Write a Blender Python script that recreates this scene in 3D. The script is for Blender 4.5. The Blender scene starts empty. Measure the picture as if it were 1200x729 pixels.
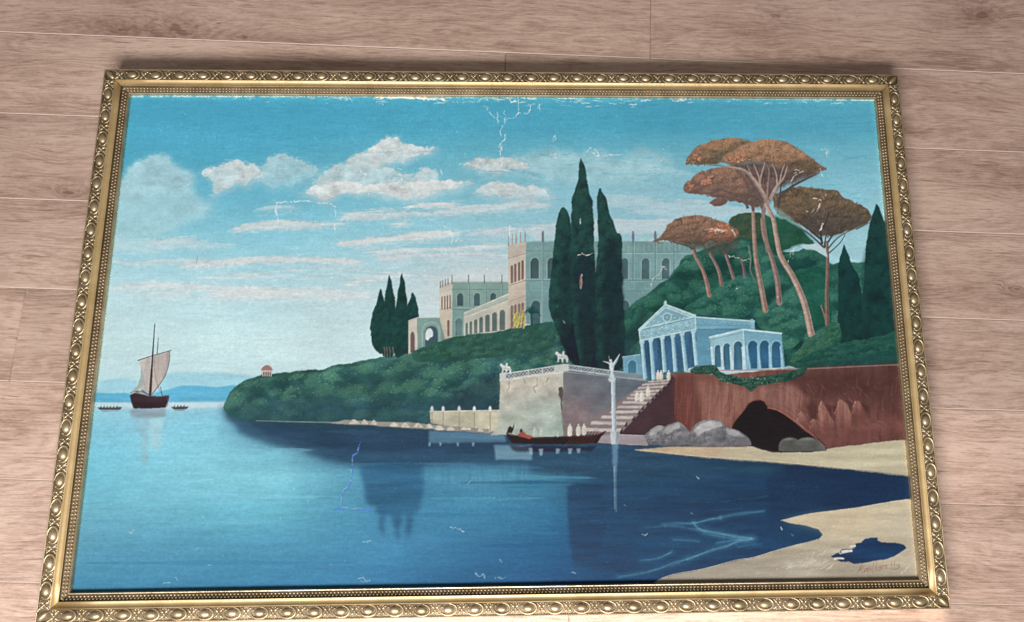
import bpy, bmesh, math, random
import numpy as np
from mathutils import Matrix, Vector, Euler
AMBIENT, ENERGY, FLOOR_ROUGH, CANVAS_ROUGH, PAINT_GAIN = .19, 145., .36, .46, 1.0

random.seed(5)
scene = bpy.context.scene
col = scene.collection

# ------------------------------------------------------------------ camera
CANVAS_Z = 0.030
UP = CANVAS_Z - .018
cam_d = bpy.data.cameras.new('camera'); cam = bpy.data.objects.new('camera', cam_d); col.objects.link(cam)
cam.location = (0.11405, -0.26718, 1.5823 + CANVAS_Z)
cam.rotation_euler = (0.202669, -0.0324356, -0.0096317)
cam_d.sensor_width = 36; cam_d.lens = 27.0
cam_d.shift_x = -87.2988 / 1200; cam_d.shift_y = -14.6268 / 1200
cam_d.clip_start = .05; cam_d.clip_end = 60
scene.camera = cam

# ------------------------------------------------------------------ room light
world = bpy.data.worlds.new('World'); scene.world = world; world.use_nodes = True
bgn = world.node_tree.nodes['Background']
bgn.inputs['Color'].default_value = (1.0, .91, .83, 1)
bgn.inputs['Strength'].default_value = AMBIENT
def area_lamp(name, loc, target, sx, sy, energy, color):
    d = bpy.data.lights.new(name, 'AREA'); d.shape = 'RECTANGLE'; d.size = sx; d.size_y = sy; d.energy = energy; d.color = color
    o = bpy.data.objects.new(name, d); col.objects.link(o); o.location = loc
    o.rotation_euler = (Vector(target) - Vector(loc)).to_track_quat('-Z', 'Y').to_euler()
    return o
area_lamp('window_light', (-.40, -2.05, 2.12), (-.05, -.1, 0), 2.3, .75, ENERGY, (1.0, .975, .945))

scene.cycles.blur_glossy = .05; scene.cycles.caustics_reflective = True
vs = scene.view_settings
vs.view_transform = 'Standard'; vs.look = 'None'; vs.gamma = 1; vs.exposure = 0; vs.use_curve_mapping = False

# ------------------------------------------------------------------ helpers
def tag(o, label=None, cat=None, group=None, kind=None):
    if label: o['label'] = label
    if cat: o['category'] = cat
    if group: o['group'] = group
    if kind: o['kind'] = kind
    return o
def link(name, data, parent=None, loc=(0, 0, 0), rot=(0, 0, 0)):
    o = bpy.data.objects.new(name, data); col.objects.link(o)
    if parent: o.parent = parent
    o.location = loc; o.rotation_euler = rot
    return o
class NT:
    """short-hand for building a node tree"""
    def __init__(s, name):
        s.m = bpy.data.materials.new(name); s.m.use_nodes = True
        s.t = s.m.node_tree; s.t.nodes.clear()
        s.out = s.t.nodes.new('ShaderNodeOutputMaterial'); s.b = s.t.nodes.new('ShaderNodeBsdfPrincipled')
        s.t.links.new(s.b.outputs[0], s.out.inputs[0])
    def n(s, typ, **kw):
        nd = s.t.nodes.new(typ)
        for k, v in kw.items(): setattr(nd, k, v)
        return nd
    def put(s, sock, v):
        if isinstance(v, bpy.types.NodeSocket): s.t.links.new(v, sock)
        else: sock.default_value = v
    def math(s, op, a, b=0., c=None, clamp=False):
        nd = s.n('ShaderNodeMath', operation=op, use_clamp=clamp); s.put(nd.inputs[0], a); s.put(nd.inputs[1], b)
        if c is not None: s.put(nd.inputs[2], c)
        return nd.outputs[0]
    def vmath(s, op, a, b=(0, 0, 0)):
        nd = s.n('ShaderNodeVectorMath', operation=op); s.put(nd.inputs[0], a); s.put(nd.inputs[1], b)
        return nd.outputs['Value'] if op in ('LENGTH', 'DISTANCE', 'DOT_PRODUCT') else nd.outputs[0]
    def noise(s, vec, scale=1., detail=4., rough=.55, dist=0.):
        nd = s.n('ShaderNodeTexNoise'); s.put(nd.inputs['Vector'], vec); nd.inputs['Scale'].default_value = scale
        nd.inputs['Detail'].default_value = detail; nd.inputs['Roughness'].default_value = rough; nd.inputs['Distortion'].default_value = dist
        return nd.outputs[0]
    def ramp(s, fac, stops):
        nd = s.n('ShaderNodeValToRGB'); s.put(nd.inputs[0], fac); e = nd.color_ramp.elements
        while len(e) < len(stops): e.new(.5)
        for el, (p, c) in zip(e, stops):
            el.position = p; el.color = (*c, 1) if len(c) == 3 else c
        return nd.outputs[0]
    def mix(s, fac, a, b, mode='MIX'):
        nd = s.n('ShaderNodeMix', data_type='RGBA', blend_type=mode); s.put(nd.inputs[0], fac)
        s.put(nd.inputs[6], a); s.put(nd.inputs[7], b)
        return nd.outputs[2]
    def bump(s, h, strength=.2, dist=.001):
        nd = s.n('ShaderNodeBump'); s.put(nd.inputs['Height'], h); nd.inputs['Strength'].default_value = strength; nd.inputs['Distance'].default_value = dist
        s.t.links.new(nd.outputs[0], s.b.inputs['Normal'])

# ------------------------------------------------------------------ floor of laminate planks
FS = (1.5823 + CANVAS_Z) / (1.5823 + .022)   # row spacing measured for a floor 22 mm below the picture
ROW = .1942 * FS; ROW0 = -.26718 + (.6336 + .26718) * FS
THETA = math.atan(-.0365); PITCH = ROW * math.cos(THETA); PL = 1.52
def wood(name, tone=1., knots=(), warp=1., burls=()):
    w = NT(name)
    tc = w.n('ShaderNodeTexCoord'); oi = w.n('ShaderNodeObjectInfo')
    off = w.n('ShaderNodeCombineXYZ'); w.put(off.inputs[0], w.math('MULTIPLY', oi.outputs['Random'], 37.)); w.put(off.inputs[1], w.math('MULTIPLY', oi.outputs['Random'], 91.))
    obj = tc.outputs['Object']
    p = w.vmath('ADD', obj, off.outputs[0])
    def sc(v, x, y): return w.vmath('MULTIPLY', v, (x, y, 1.))
    swirl = w.noise(sc(p, 2.2, 8.), 1., 3.)
    # knots bend the grain round them and stain it in broken rings
    kn_dark = None; bend = None
    frag = w.ramp(w.noise(sc(p, 60., 150.), 1., 6., .75), [(.32, (0, 0, 0)), (.72, (1, 1, 1))])
    for kx, ky, r, st in knots:
        dv = w.vmath('MULTIPLY', w.vmath('SUBTRACT', obj, (kx, ky, 0)), (.62, 1.25, 0))
        jit = w.math('MULTIPLY', w.math('SUBTRACT', w.noise(sc(p, 26., 48.), 1., 4., .6), .5), r * 1.5)
        d = w.math('ADD', w.vmath('LENGTH', dv), jit)
        d2 = w.math('MULTIPLY', d, d)
        g = w.math('POWER', 2.718, w.math('MULTIPLY', d2, -1. / (r * r)))
        rings = w.math('MULTIPLY_ADD', w.math('SINE', w.math('MULTIPLY', d, 12.5 / r)), .5, .5)
        core = w.math('POWER', 2.718, w.math('MULTIPLY', d2, -16. / (r * r)))
        k = w.math('MULTIPLY', g, w.math('MULTIPLY_ADD', w.math('MULTIPLY', rings, frag), .75, .12))
        k = w.math('MULTIPLY', w.math('MULTIPLY_ADD', w.math('MULTIPLY', core, w.math('MULTIPLY_ADD', frag, .5, .5)), .9, k), st)
        kn_dark = k if kn_dark is None else w.math('ADD', kn_dark, k)
        b = w.math('MULTIPLY', g, .022 * st)
        bend = b if bend is None else w.math('ADD', bend, b)
    for bx_, by_, rx, ry, st in burls:   # figure running across the grain, in uneven chevrons
        dv = w.vmath('SUBTRACT', obj, (bx_, by_, 0)); sx = w.n('ShaderNodeSeparateXYZ'); w.put(sx.inputs[0], dv)
        g = w.math('POWER', 2.718, w.math('MULTIPLY', w.math('ADD', w.math('POWER', w.math('ABSOLUTE', w.math('DIVIDE', sx.outputs[0], rx)), 2.), w.math('POWER', w.math('ABSOLUTE', w.math('DIVIDE', sx.outputs[1], ry)), 2.)), -1.))
        ph = w.math('MULTIPLY_ADD', w.noise(sc(p, 9., 16.), 1., 4., .6), 30., w.math('MULTIPLY_ADD', w.math('ABSOLUTE', sx.outputs[1]), -260., w.math('MULTIPLY', w.math('ABSOLUTE', sx.outputs[0]), 190.)))
        ch = w.math('MULTIPLY_ADD', w.math('SINE', ph), .5, .5)
        k = w.math('MULTIPLY', g, w.math('MULTIPLY', w.math('MULTIPLY_ADD', w.math('MULTIPLY', ch, frag), .8, .18), st))
        kn_dark = k if kn_dark is None else w.math('ADD', kn_dark, k)
    if bend is not None:
        cb = w.n('ShaderNodeCombineXYZ'); w.put(cb.inputs[1], bend); p = w.vmath('ADD', p, cb.outputs[0])
    cw = w.n('ShaderNodeCombineXYZ'); w.put(cw.inputs[1], w.math('MULTIPLY', w.math('SUBTRACT', swirl, .5), .035 * warp))
    pw = w.vmath('ADD', p, cw.outputs[0])
    fine = w.noise(sc(pw, 15., 300.), 1., 7., .74); grit = w.noise(sc(pw, 90., 330.), 1., 3., .7)
    band = w.noise(sc(pw, 2.6, 40.), 1., 5., .62)
    blot = w.noise(sc(p, 2.4, 9.), 1., 4., .55)
    cath = w.math('MULTIPLY_ADD', w.math('SINE', w.math('MULTIPLY', w.math('ADD', w.vmath('DOT_PRODUCT', p, (0, 1, 0)), w.math('MULTIPLY', swirl, .30)), 330.)), .5, .5)
    fleck = w.ramp(w.noise(sc(pw, 9., 110.), 1., 5., .68), [(.33, (1, 1, 1)), (.42, (0, 0, 0))])
    pore = w.ramp(w.noise(sc(pw, 42., 430.), 1., 3., .6), [(.33, (1, 1, 1)), (.43, (0, 0, 0))])
    v = w.math('MULTIPLY_ADD', fine, .60, w.math('MULTIPLY_ADD', band, .26, w.math('MULTIPLY', grit, .2)))
    v = w.math('MULTIPLY_ADD', blot, .42, v)
    v = w.math('MULTIPLY_ADD', cath, .055, v)
    c = w.ramp(v, [(.62, tuple(x * tone for x in (.275, .174, .134))), (.745, tuple(x * tone for x in (.458, .316, .254))), (.86, tuple(x * tone for x in (.592, .434, .360)))])
    c = w.mix(w.math('MULTIPLY', fleck, .8), c, tuple(x * tone for x in (.25, .150, .112)) + (1,))
    c = w.mix(w.math('MULTIPLY', pore, .45), c, tuple(x * tone for x in (.22, .13, .10)) + (1,))
    if kn_dark is not None:
        c = w.mix(w.math('MINIMUM', kn_dark, .8), c, tuple(x * tone for x in (.17, .092, .066)) + (1,))
    tn = w.n('ShaderNodeHueSaturation'); w.put(tn.inputs['Value'], w.math('MULTIPLY_ADD', oi.outputs['Random'], .14, .93)); w.put(tn.inputs['Color'], c)
    w.put(w.b.inputs['Base Color'], tn.outputs[0])
    w.put(w.b.inputs['Roughness'], w.math('MULTIPLY_ADD', fine, .18, FLOOR_ROUGH))
    w.b.inputs['Specular IOR Level'].default_value = .5
    w.bump(w.math('SUBTRACT', v, w.math('MULTIPLY', pore, .35)), .35, .0006)
    return w.m
def plank_mesh(L, Wd):
    """a plank, its four upper edges cut back to a small bevel"""
    bm = bmesh.new(); t, bv, dp = .011, .0017, .0023
    def ring(ix, iy, z): return [bm.verts.new((sx * (L / 2 - ix), sy * (Wd / 2 - iy), z)) for sx, sy in ((-1, -1), (1, -1), (1, 1), (-1, 1))]
    a, b, c = ring(.0001, .0001, -t), ring(.0001, .0001, -dp), ring(bv, bv, 0)
    for r0, r1 in ((a, b), (b, c)):
        for i in range(4):
            fc = bm.faces.new((r0[i], r0[(i + 1) % 4], r1[(i + 1) % 4], r1[i])); fc.material_index = 1 if i % 2 == 0 else 0
    bm.faces.new(c); bm.faces.new(a[::-1])
    me = bpy.data.meshes.new('plank'); bm.to_mesh(me); bm.free(); return me
sub = NT('subfloor'); sub.b.inputs['Base Color'].default_value = (.05, .035, .028, 1); sub.b.inputs['Roughness'].default_value = .9
bm = bmesh.new(); bmesh.ops.create_grid(bm, x_segments=1, y_segments=1, size=3.2)
fm = bpy.data.meshes.new('floor'); bm.to_mesh(fm); bm.free(); fm.materials.append(sub.m)
edge = NT('plank_edge'); edge.b.inputs['Base Color'].default_value = (.64, .52, .45, 1); edge.b.inputs['Roughness'].default_value = .30; edge.b.inputs['Specular IOR Level'].default_value = 1.  # pale tone paints in the light caught along the long bevels
floor = tag(link('floor', fm, None, (0, 0, -.0105), (0, 0, THETA)), kind='structure')
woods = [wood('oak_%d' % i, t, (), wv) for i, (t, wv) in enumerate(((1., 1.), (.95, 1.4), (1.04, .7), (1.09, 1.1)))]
CT, ST = math.cos(THETA), math.sin(THETA)
def to_row(x, y):
    lx, ly = x * CT + y * ST, -x * ST + y * CT
    return lx, ly
base_plank = plank_mesh(PL, PITCH)
KN = {0: [(-.755, .690, .05, .8), (-.60, .672, .03, .45), (-.880, .688, .022, .7), (1.106, .746, .035, .8), (.62, .74, .03, .5)], 2: [(-.942, .300, .021, 1.25)], 3: [(1.114, .082, .016, 1.7)], 1: [(1.02, .545, .02, .25)]}
BURL = {0: [(-.74, .672, .22, .05, .8), (-.92, .69, .07, .035, .5), (1.12, .742, .06, .02, .8), (.62, .735, .05, .05, .45)]}
starts = {0: .2985, 1: -.0327, 2: .1, 3: -.15, 4: -1.0106, 5: .2, 6: -.1, 7: .15}
shared = {}
for k in range(-12, 18):
    yc = (ROW0 - ROW * (k - .5)) * CT
    x0 = starts.get(k, random.uniform(-.7, .7)) % PL
    for j in range(-3, 2):
        xc = x0 + PL * (j + .5)
        o = link('plank', base_plank, floor, (xc, yc, .0105))
        kn = []
        for (x, y, r, s) in KN.get(k, []):
            lx, ly = to_row(x, y)
            if abs(lx - xc) < PL / 2: kn.append((lx - xc, ly - yc, r, s))
        bl = []
        for (x, y, rx, ry, s_) in BURL.get(k, []):
            lx, ly = to_row(x, y)
            if abs(lx - xc) < PL / 2 + rx: bl.append((lx - xc, ly - yc, rx, ry, s_))
        wd = wood('oak_knotty', 1., kn, 1., bl) if kn or bl else woods[3 if k >= 5 else (k * 3 + j * 5) % 3]  # rows nearest the window take the lightest oak, its brightness put into the colour
        if wd.name not in shared:
            me = base_plank.copy(); me.materials.append(wd); me.materials.append(edge.m); shared[wd.name] = me
        o.data = shared[wd.name]

# ------------------------------------------------------------------ picture frame
HW, HH = .82, .82 * .62492
def gold(name, c0, c1, rough, grime=.5, metal=1., bump=.15):
    w = NT(name); tc = w.n('ShaderNodeTexCoord'); g = w.n('ShaderNodeNewGeometry'); p = g.outputs['Position']
    n1 = w.noise(p, 28., 5., .6); n2 = w.noise(p, 420., 4., .65); n3 = w.noise(p, 7., 3.)
    c = w.mix(w.ramp(n1, [(.35, (0, 0, 0)), (.68, (1, 1, 1))]), (*c0, 1), (*c1, 1))
    dirt = w.ramp(w.math('ADD', w.math('MULTIPLY', n2, .7), w.math('MULTIPLY', n3, .3)), [(.40, (1, 1, 1)), (.52, (0, 0, 0))])
    c = w.mix(w.math('MULTIPLY', dirt, grime), c, (.055, .036, .020, 1))
    w.put(w.b.inputs['Base Color'], c); w.b.inputs['Metallic'].default_value = metal
    w.put(w.b.inputs['Roughness'], w.math('ADD', w.math('MULTIPLY_ADD', n1, .18, rough - .09), w.math('MULTIPLY', dirt, .2)))
    w.bump(n2, bump, .0008); return w.m
M_BAND = gold('gilt_band', (.56, .40, .19), (.66, .49, .26), .44, .18, .55, .04)
M_BED = gold('gilt_bed', (.165, .12, .07), (.27, .205, .128), .50, .55, .7, .08)
M_ORN = gold('gilt_ornament', (.50, .39, .235), (.67, .545, .37), .40, .40, .8, .08)
M_BEAD = gold('gilt_bead', (.50, .385, .235), (.66, .53, .36), .40, .3, .8, .05)
M_SIDE = gold('gilt_side', (.80, .70, .50), (.86, .76, .58), .14, .06, 1., .0)

root = tag(link('framed_painting', None), 'large oil painting of a villa by the sea in an ornate gilt frame', 'painting')
# (distance outwards from the sight edge, height, material slot of the strip that follows)
PROF = [(.0000, .0182, 2), (.0002, .0212, 2), (.0012, .0226, 2), (.0026, .0222, 1), (.0034, .0208, 1), (.0140, .0252, 1), (.0144, .0300, 0), (.0152, .0302, 0), (.0165, .0294, 0), (.0185, .0289, 0), (.0208, .0290, 0), (.0232, .0299, 0), (.0254, .0317, 0), (.0266, .0334, 0), (.0274, .0334, 1),
        (.0280, .0300, 1), (.0310, .0303, 1), (.0360, .0307, 1), (.0410, .0306, 1), (.0460, .0300, 1), (.0500, .0293, 1), (.0506, .0306, 2), (.0522, .0310, 2), (.0534, .0298, 2), (.0539, .0270, 3), (.0540, .0030, 3), (.0520, .0004, 3), (.0060, .0004, 3), (.0060, .0150, 3), (.0000, .0150, 3)]
LIFT = UP + .005
PROF = [(d, (z + LIFT if k > 0 else z + UP) if z > .016 else (z if z < .005 else CANVAS_Z - .003), m) for k, (d, z, m) in enumerate(PROF)]
def rail_mesh(name, half, base):
    vs_, fs, mi, n = [], [], [], len(PROF); gap = .00035
    nseg = 24
    for i in range(nseg + 1):
        t = i / nseg * 2 - 1
        for d, z, m in PROF: vs_.append((t * (half + d - gap), base + d, z))
    for i in range(nseg):
        for k in range(n):
            a = i * n + k; b = i * n + (k + 1) % n
            fs.append((a, a + n, b + n, b)); mi.append(PROF[k][2])
    fs.append(tuple(range(n))); mi.append(3); fs.append(tuple(nseg * n + k for k in range(n))[::-1]); mi.append(3)
    me = bpy.data.meshes.new(name); me.from_pydata(vs_, [], fs)
    for m in (M_BAND, M_BED, M_BEAD, M_SIDE): me.materials.append(m)
    me.polygons.foreach_set('material_index', mi); me.update()
    bm = bmesh.new(); bm.from_mesh(me); bmesh.ops.recalc_face_normals(bm, faces=bm.faces); bm.to_mesh(me); bm.free()
    me.polygons.foreach_set('use_smooth', [m in (0,) for m in mi]); return me
def dome(bm, cx, cy, cz, rx, ry, rz, nu=14, nv=5, rot=0., low=.0):
    """upper half of an ellipsoid, standing a little into what carries it"""
    ca, sa = math.cos(rot), math.sin(rot); rings = []
    for j in range(nv):
        ph = (j / nv) * math.pi / 2 - low; r, z = math.cos(ph), math.sin(ph)
        rings.append([bm.verts.new((cx + (rx * r * math.cos(u) * ca - ry * r * math.sin(u) * sa), cy + (rx * r * math.cos(u) * sa + ry * r * math.sin(u) * ca), cz + rz * z)) for u in (2 * math.pi * i / nu for i in range(nu))])
    tip = bm.verts.new((cx, cy, cz + rz))
    for a, b in zip(rings[:-1], rings[1:]):
        for i in range(nu): bm.faces.new((a[i], a[(i + 1) % nu], b[(i + 1) % nu], b[i]))
    for i in range(nu): bm.faces.new((rings[-1][i], rings[-1][(i + 1) % nu], tip))
def tube(bm, pts, rad, n=6):
    rings = []
    for i, p in enumerate(pts):
        a, b = Vector(pts[max(i - 1, 0)]), Vector(pts[min(i + 1, len(pts) - 1)])
        t = (b - a).normalized(); s = t.cross(Vector((0, 0, 1))).normalized(); u = s.cross(t); r = rad[i] if isinstance(rad, list) else rad
        rings.append([bm.verts.new(Vector(p) + r * (math.cos(q) * s + math.sin(q) * u)) for q in (2 * math.pi * k / n for k in range(n))])
    for a, b in zip(rings[:-1], rings[1:]):
        for i in range(n): bm.faces.new((a[i], a[(i + 1) % n], b[(i + 1) % n], b[i]))
    bm.faces.new(rings[0][::-1]); bm.faces.new(rings[-1])
def finish(bm, name, mat, smooth=True):
    bmesh.ops.recalc_face_normals(bm, faces=bm.faces)
    me = bpy.data.meshes.new(name); bm.to_mesh(me); bm.free(); me.materials.append(mat)
    me.polygons.foreach_set('use_smooth', [smooth] * len(me.polygons)); return me
def egg_mesh():
    bm = bmesh.new()
    dome(bm, 0, 0, 0, .0108, .0078, .0064, 18, 6, 0, .25)
    ring = []
    for i in range(25):
        a = math.radians(-62 + i * 304 / 24) + math.pi / 2 * 0
        ring.append((.0158 * math.cos(a + math.pi * .17), .0104 * math.sin(a + math.pi * .17), .0012 + .0008 * math.sin(a)))
    tube(bm, ring, [.0010 + .0014 * math.sin(math.pi * i / 24) for i in range(25)])
    dome(bm, .0118, -.0052, 0, .0024, .0022, .0032, 8, 3); dome(bm, .0118, .0058, 0, .0020, .0020, .0028, 8, 3)
    return finish(bm, 'egg_ornament', M_ORN)
def leaf_mesh():
    bm = bmesh.new()
    for sx in (-1, 1):
        for sy in (-1, 1):
            dome(bm, sx * .0040, sy * .0048, 0, .0052, .0027, .0034, 9, 3, sx * sy * 1.0, .3)
            dome(bm, sx * .0070, sy * .0076, -.0008, .0034, .0022, .0032, 9, 3, sx * sy * .5, .3)
            dome(bm, sx * .0030, sy * .0094, -.0012, .0024, .0018, .0032, 8, 3, sx * sy * 1.3, .3)
    for a_ in range(8):   # small leaf tips filling the ground between the volutes
        th_ = a_ * math.pi / 4 + .39; dome(bm, .0062 * math.cos(th_), .0085 * math.sin(th_), -.0012, .0016, .0011, .0030, 7, 2, th_, .3)
    dome(bm, 0, 0, 0, .0028, .0028, .0042, 9, 3, 0, .3)
    for sy in (-1, 1): dome(bm, 0, sy * .0106, -.001, .0018, .0014, .0030, 8, 3, 0, .3)
    return finish(bm, 'leaf_ornament', M_ORN)
def corner_mesh():
    bm = bmesh.new()
    dome(bm, 0, 0, 0, .0125, .0058, .0070, 14, 5, math.pi / 4, .3)
    for s in (-1, 1):
        tube(bm, [(s * .004 + .006, -s * .004 + .006, .002), (s * .009 + .003, -s * .009 + .003, .003), (s * .0105 - .003, -s * .0105 - .003, .002), (s * .006 - .008, -s * .006 - .008, .001)], [.0008, .0017, .0016, .0008])
    return finish(bm, 'corner_ornament', M_ORN)
EGG, LEAF, CORN = egg_mesh(), leaf_mesh(), corner_mesh()
def bead_mesh(half, base):
    bm = bmesh.new()
    for row, (d, z, r) in enumerate(((.0064, .0218 + LIFT, .0024), (.0113, .0239 + LIFT, .0023))):
        L = half + d - .002; n = int(2 * L / .0070)
        for i in range(n + 1):
            x = -L + 2 * L * i / n + (.0 if row else .0018)
            if abs(x) <= L: dome(bm, x, base + d, z, r * 1.02, r, r * 1.25, 7, 2, 0, .2)
    return finish(bm, 'bead_strip', M_BEAD)
ORN_D, ORN_Z = .0392, .0306 + LIFT
longm, shortm = rail_mesh('frame_rail', HW, HH), rail_mesh('frame_rail', HH, HW)
longb, shortb = bead_mesh(HW, HH), bead_mesh(HH, HW)
for me, bd, half, base, rz, cnt in ((longm, longb, HW, HH, 0, 33), (shortm, shortb, HH, HW, -math.pi / 2, 21), (longm, longb, HW, HH, math.pi, 33), (shortm, shortb, HH, HW, math.pi / 2, 21)):
    rail = link('frame_rail', me, root, (0, 0, 0), (0, 0, rz))
    b = link('bead_strip', bd, rail); b['kind'] = 'stuff'
    L = half + ORN_D - .020
    step = 2 * L / cnt
    for i in range(cnt):
        x = -L + step * (i + .5)
        link('egg_ornament', EGG, rail, (x + random.uniform(-.0008, .0008), base + ORN_D + random.uniform(-.0005, .0005), ORN_Z - .0012), (-.06 + random.uniform(-.05, .05), random.uniform(-.05, .05), random.uniform(-.06, .06) + (math.pi if rz in (0, math.pi / 2) else 0)))
    for i in range(cnt + 1):
        x = -L + step * i
        link('leaf_ornament', LEAF, rail, (x, base + ORN_D, ORN_Z - .0016), (-.06, random.uniform(-.05, .05), random.uniform(-.05, .05)))
    link('corner_ornament', CORN, rail, (half + ORN_D, base + ORN_D, ORN_Z - .002), (0, 0, 0))
bm = bmesh.new(); bmesh.ops.create_cube(bm, size=1, matrix=Matrix.Translation((0, 0, .0105 + UP)) @ Matrix.Diagonal((2 * HW + .008, 2 * HH + .008, .005, 1)))
bk = NT('board'); bk.b.inputs['Base Color'].default_value = (.25, .17, .1, 1); bk.b.inputs['Roughness'].default_value = .8
link('backing_board', finish(bm, 'backing_board', bk.m, False), root)

# ------------------------------------------------------------------ the painted canvas
# --- PAINT BEGIN
# The picture on the canvas is flat paint: it is worked out here, shape by shape, as a
# field of colour and paint thickness, and laid on the canvas mesh as a colour attribute.
S = 2
PX0, PY0, PX1, PY1 = 66, 96, 1094, 708
PW, PH = (PX1 - PX0) * S, (PY1 - PY0) * S
rng = np.random.RandomState(11)
IMG = np.zeros((PH, PW, 3), np.float32)
THK = np.zeros((PH, PW), np.float32)
GX = (PX0 + (np.arange(PW) + .5) / S).astype(np.float32)
GY = (PY0 + (np.arange(PH) + .5) / S).astype(np.float32)

def F(x0, y0, s):
    return lambda pts: [(x0 + p[0] / s, y0 + p[1] / s) for p in pts]
def G(c, r):
    return F(300 * c, [0, 182, 364, 547][r], 4.)
Z1 = F(800, 140, 4.558); Z2 = F(740, 240, 3.644); Z3 = F(460, 260, 4.555)
Z4 = F(570, 370, 4.555); Z5 = F(720, 340, 5.21); Z6 = F(840, 560, 4.8); Z7 = F(380, 480, 4.558)
Z8 = F(560, 100, 6.)
I0 = lambda p: p

def upsample(g, h, w):
    gh, gw = g.shape
    y = np.linspace(0, gh - 1.001, h); x = np.linspace(0, gw - 1.001, w)
    yi = y.astype(int); xi = x.astype(int)
    fy = (y - yi); fx = (x - xi)
    fy = (fy * fy * (3 - 2 * fy))[:, None]; fx = (fx * fx * (3 - 2 * fx))[None]
    a = g[yi][:, xi]; b = g[yi][:, xi + 1]; c = g[yi + 1][:, xi]; d = g[yi + 1][:, xi + 1]
    return ((a * (1 - fx) + b * fx) * (1 - fy) + (c * (1 - fx) + d * fx) * fy).astype(np.float32)

def fbm(cx, cy, octs=4, gain=.55):
    """noise field, -1..1, with cells of cx by cy photo pixels"""
    out = np.zeros((PH, PW), np.float32); amp = 1.; tot = 0
    for o in range(octs):
        gw = int((PX1 - PX0) / (cx / 2 ** o)) + 3; gh = int((PY1 - PY0) / (cy / 2 ** o)) + 3
        if gw > PW or gh > PH:
            break
        out += amp * upsample(rng.uniform(-1, 1, (gh, gw)).astype(np.float32), PH, PW)
        tot += amp; amp *= gain
    return out / tot * 1.6

N_STREAK = fbm(60, 7, 4); N_MED = fbm(22, 16, 4); N_FINE = fbm(4, 3, 3); N_BIG = fbm(120, 70, 3)
N_W1 = fbm(9, 9, 3); N_W2 = fbm(9, 9, 3); N_VERT = fbm(4, 40, 3); N_LUMP = fbm(16, 12, 3); N_BRUSH = fbm(14, 2.2, 3); N_LOBE = fbm(34, 22, 2); N_EDGE = fbm(7, 6, 4, .7)

def sstep(a, b, x):
    t = np.clip((x - a) / (b - a), 0, 1)
    return t * t * (3 - 2 * t)

def box(x0, y0, x1, y1):
    a = max(0, int((x0 - PX0) * S)); b = min(PW, int((x1 - PX0) * S) + 2)
    c = max(0, int((y0 - PY0) * S)); d = min(PH, int((y1 - PY0) * S) + 2)
    return slice(c, max(c, d)), slice(a, max(a, b))

def C(c):
    return np.array(c, np.float32) / 255.

def smooth(pts, n=6, closed=True):
    p = np.array(pts, float); m = len(p); out = []
    rngi = range(m) if closed else range(m - 1)
    for i in rngi:
        if closed:
            a, b, c, d = p[i - 1], p[i], p[(i + 1) % m], p[(i + 2) % m]
        else:
            a, b, c, d = p[max(i - 1, 0)], p[i], p[i + 1], p[min(i + 2, m - 1)]
        for k in range(n):
            t = k / n
            out.append(.5 * ((2 * b) + (c - a) * t + (2 * a - 5 * b + 4 * c - d) * t * t + (3 * b - a - 3 * c + d) * t ** 3))
    if not closed:
        out.append(p[-1])
    return np.array(out)

def blur(a, r, passes=2):
    if r < 1:
        return a
    for ax in (0, 1):
        for _ in range(passes):
            p = np.pad(a, [(r + 1, r) if i == ax else (0, 0) for i in range(2)], mode='edge')
            cs = np.cumsum(p, ax)
            a = (cs[2 * r + 1:] - cs[:-2 * r - 1]) / (2 * r + 1) if ax == 0 else (cs[:, 2 * r + 1:] - cs[:, :-2 * r - 1]) / (2 * r + 1)
    return a

def mask(pts, warp=0., soft=.6, sm=False):
    p = smooth(pts) if sm else np.array(pts, float)
    m = 2 + warp * 2 + soft * 2
    sl = box(p[:, 0].min() - m, p[:, 1].min() - m, p[:, 0].max() + m, p[:, 1].max() + m)
    X = np.broadcast_to(GX[sl[1]][None], (sl[0].stop - sl[0].start, sl[1].stop - sl[1].start))
    Y = np.broadcast_to(GY[sl[0]][:, None], X.shape)
    if warp:
        X = X + warp * N_W1[sl]; Y = Y + warp * N_W2[sl]
    ins = np.zeros(X.shape, bool); n = len(p)
    for i in range(n):
        x1, y1 = p[i]; x2, y2 = p[(i + 1) % n]
        if y1 == y2:
            continue
        c = ((y1 > Y) != (y2 > Y)) & (X < (x2 - x1) * (Y - y1) / (y2 - y1) + x1)
        ins ^= c
    return sl, blur(ins.astype(np.float32), max(1, int(round(soft * S * .8))), 1 if soft <= .6 else 2)

def grow(sl, m, pad):
    """the same mask in a larger window"""
    k = int(pad * S)
    r0, r1 = max(0, sl[0].start - k), min(PH, sl[0].stop + k); c0, c1 = max(0, sl[1].start - k), min(PW, sl[1].stop + k)
    out = np.zeros((r1 - r0, c1 - c0), np.float32); out[sl[0].start - r0:sl[0].stop - r0, sl[1].start - c0:sl[1].stop - c0] = m
    return (slice(r0, r1), slice(c0, c1)), out

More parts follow.
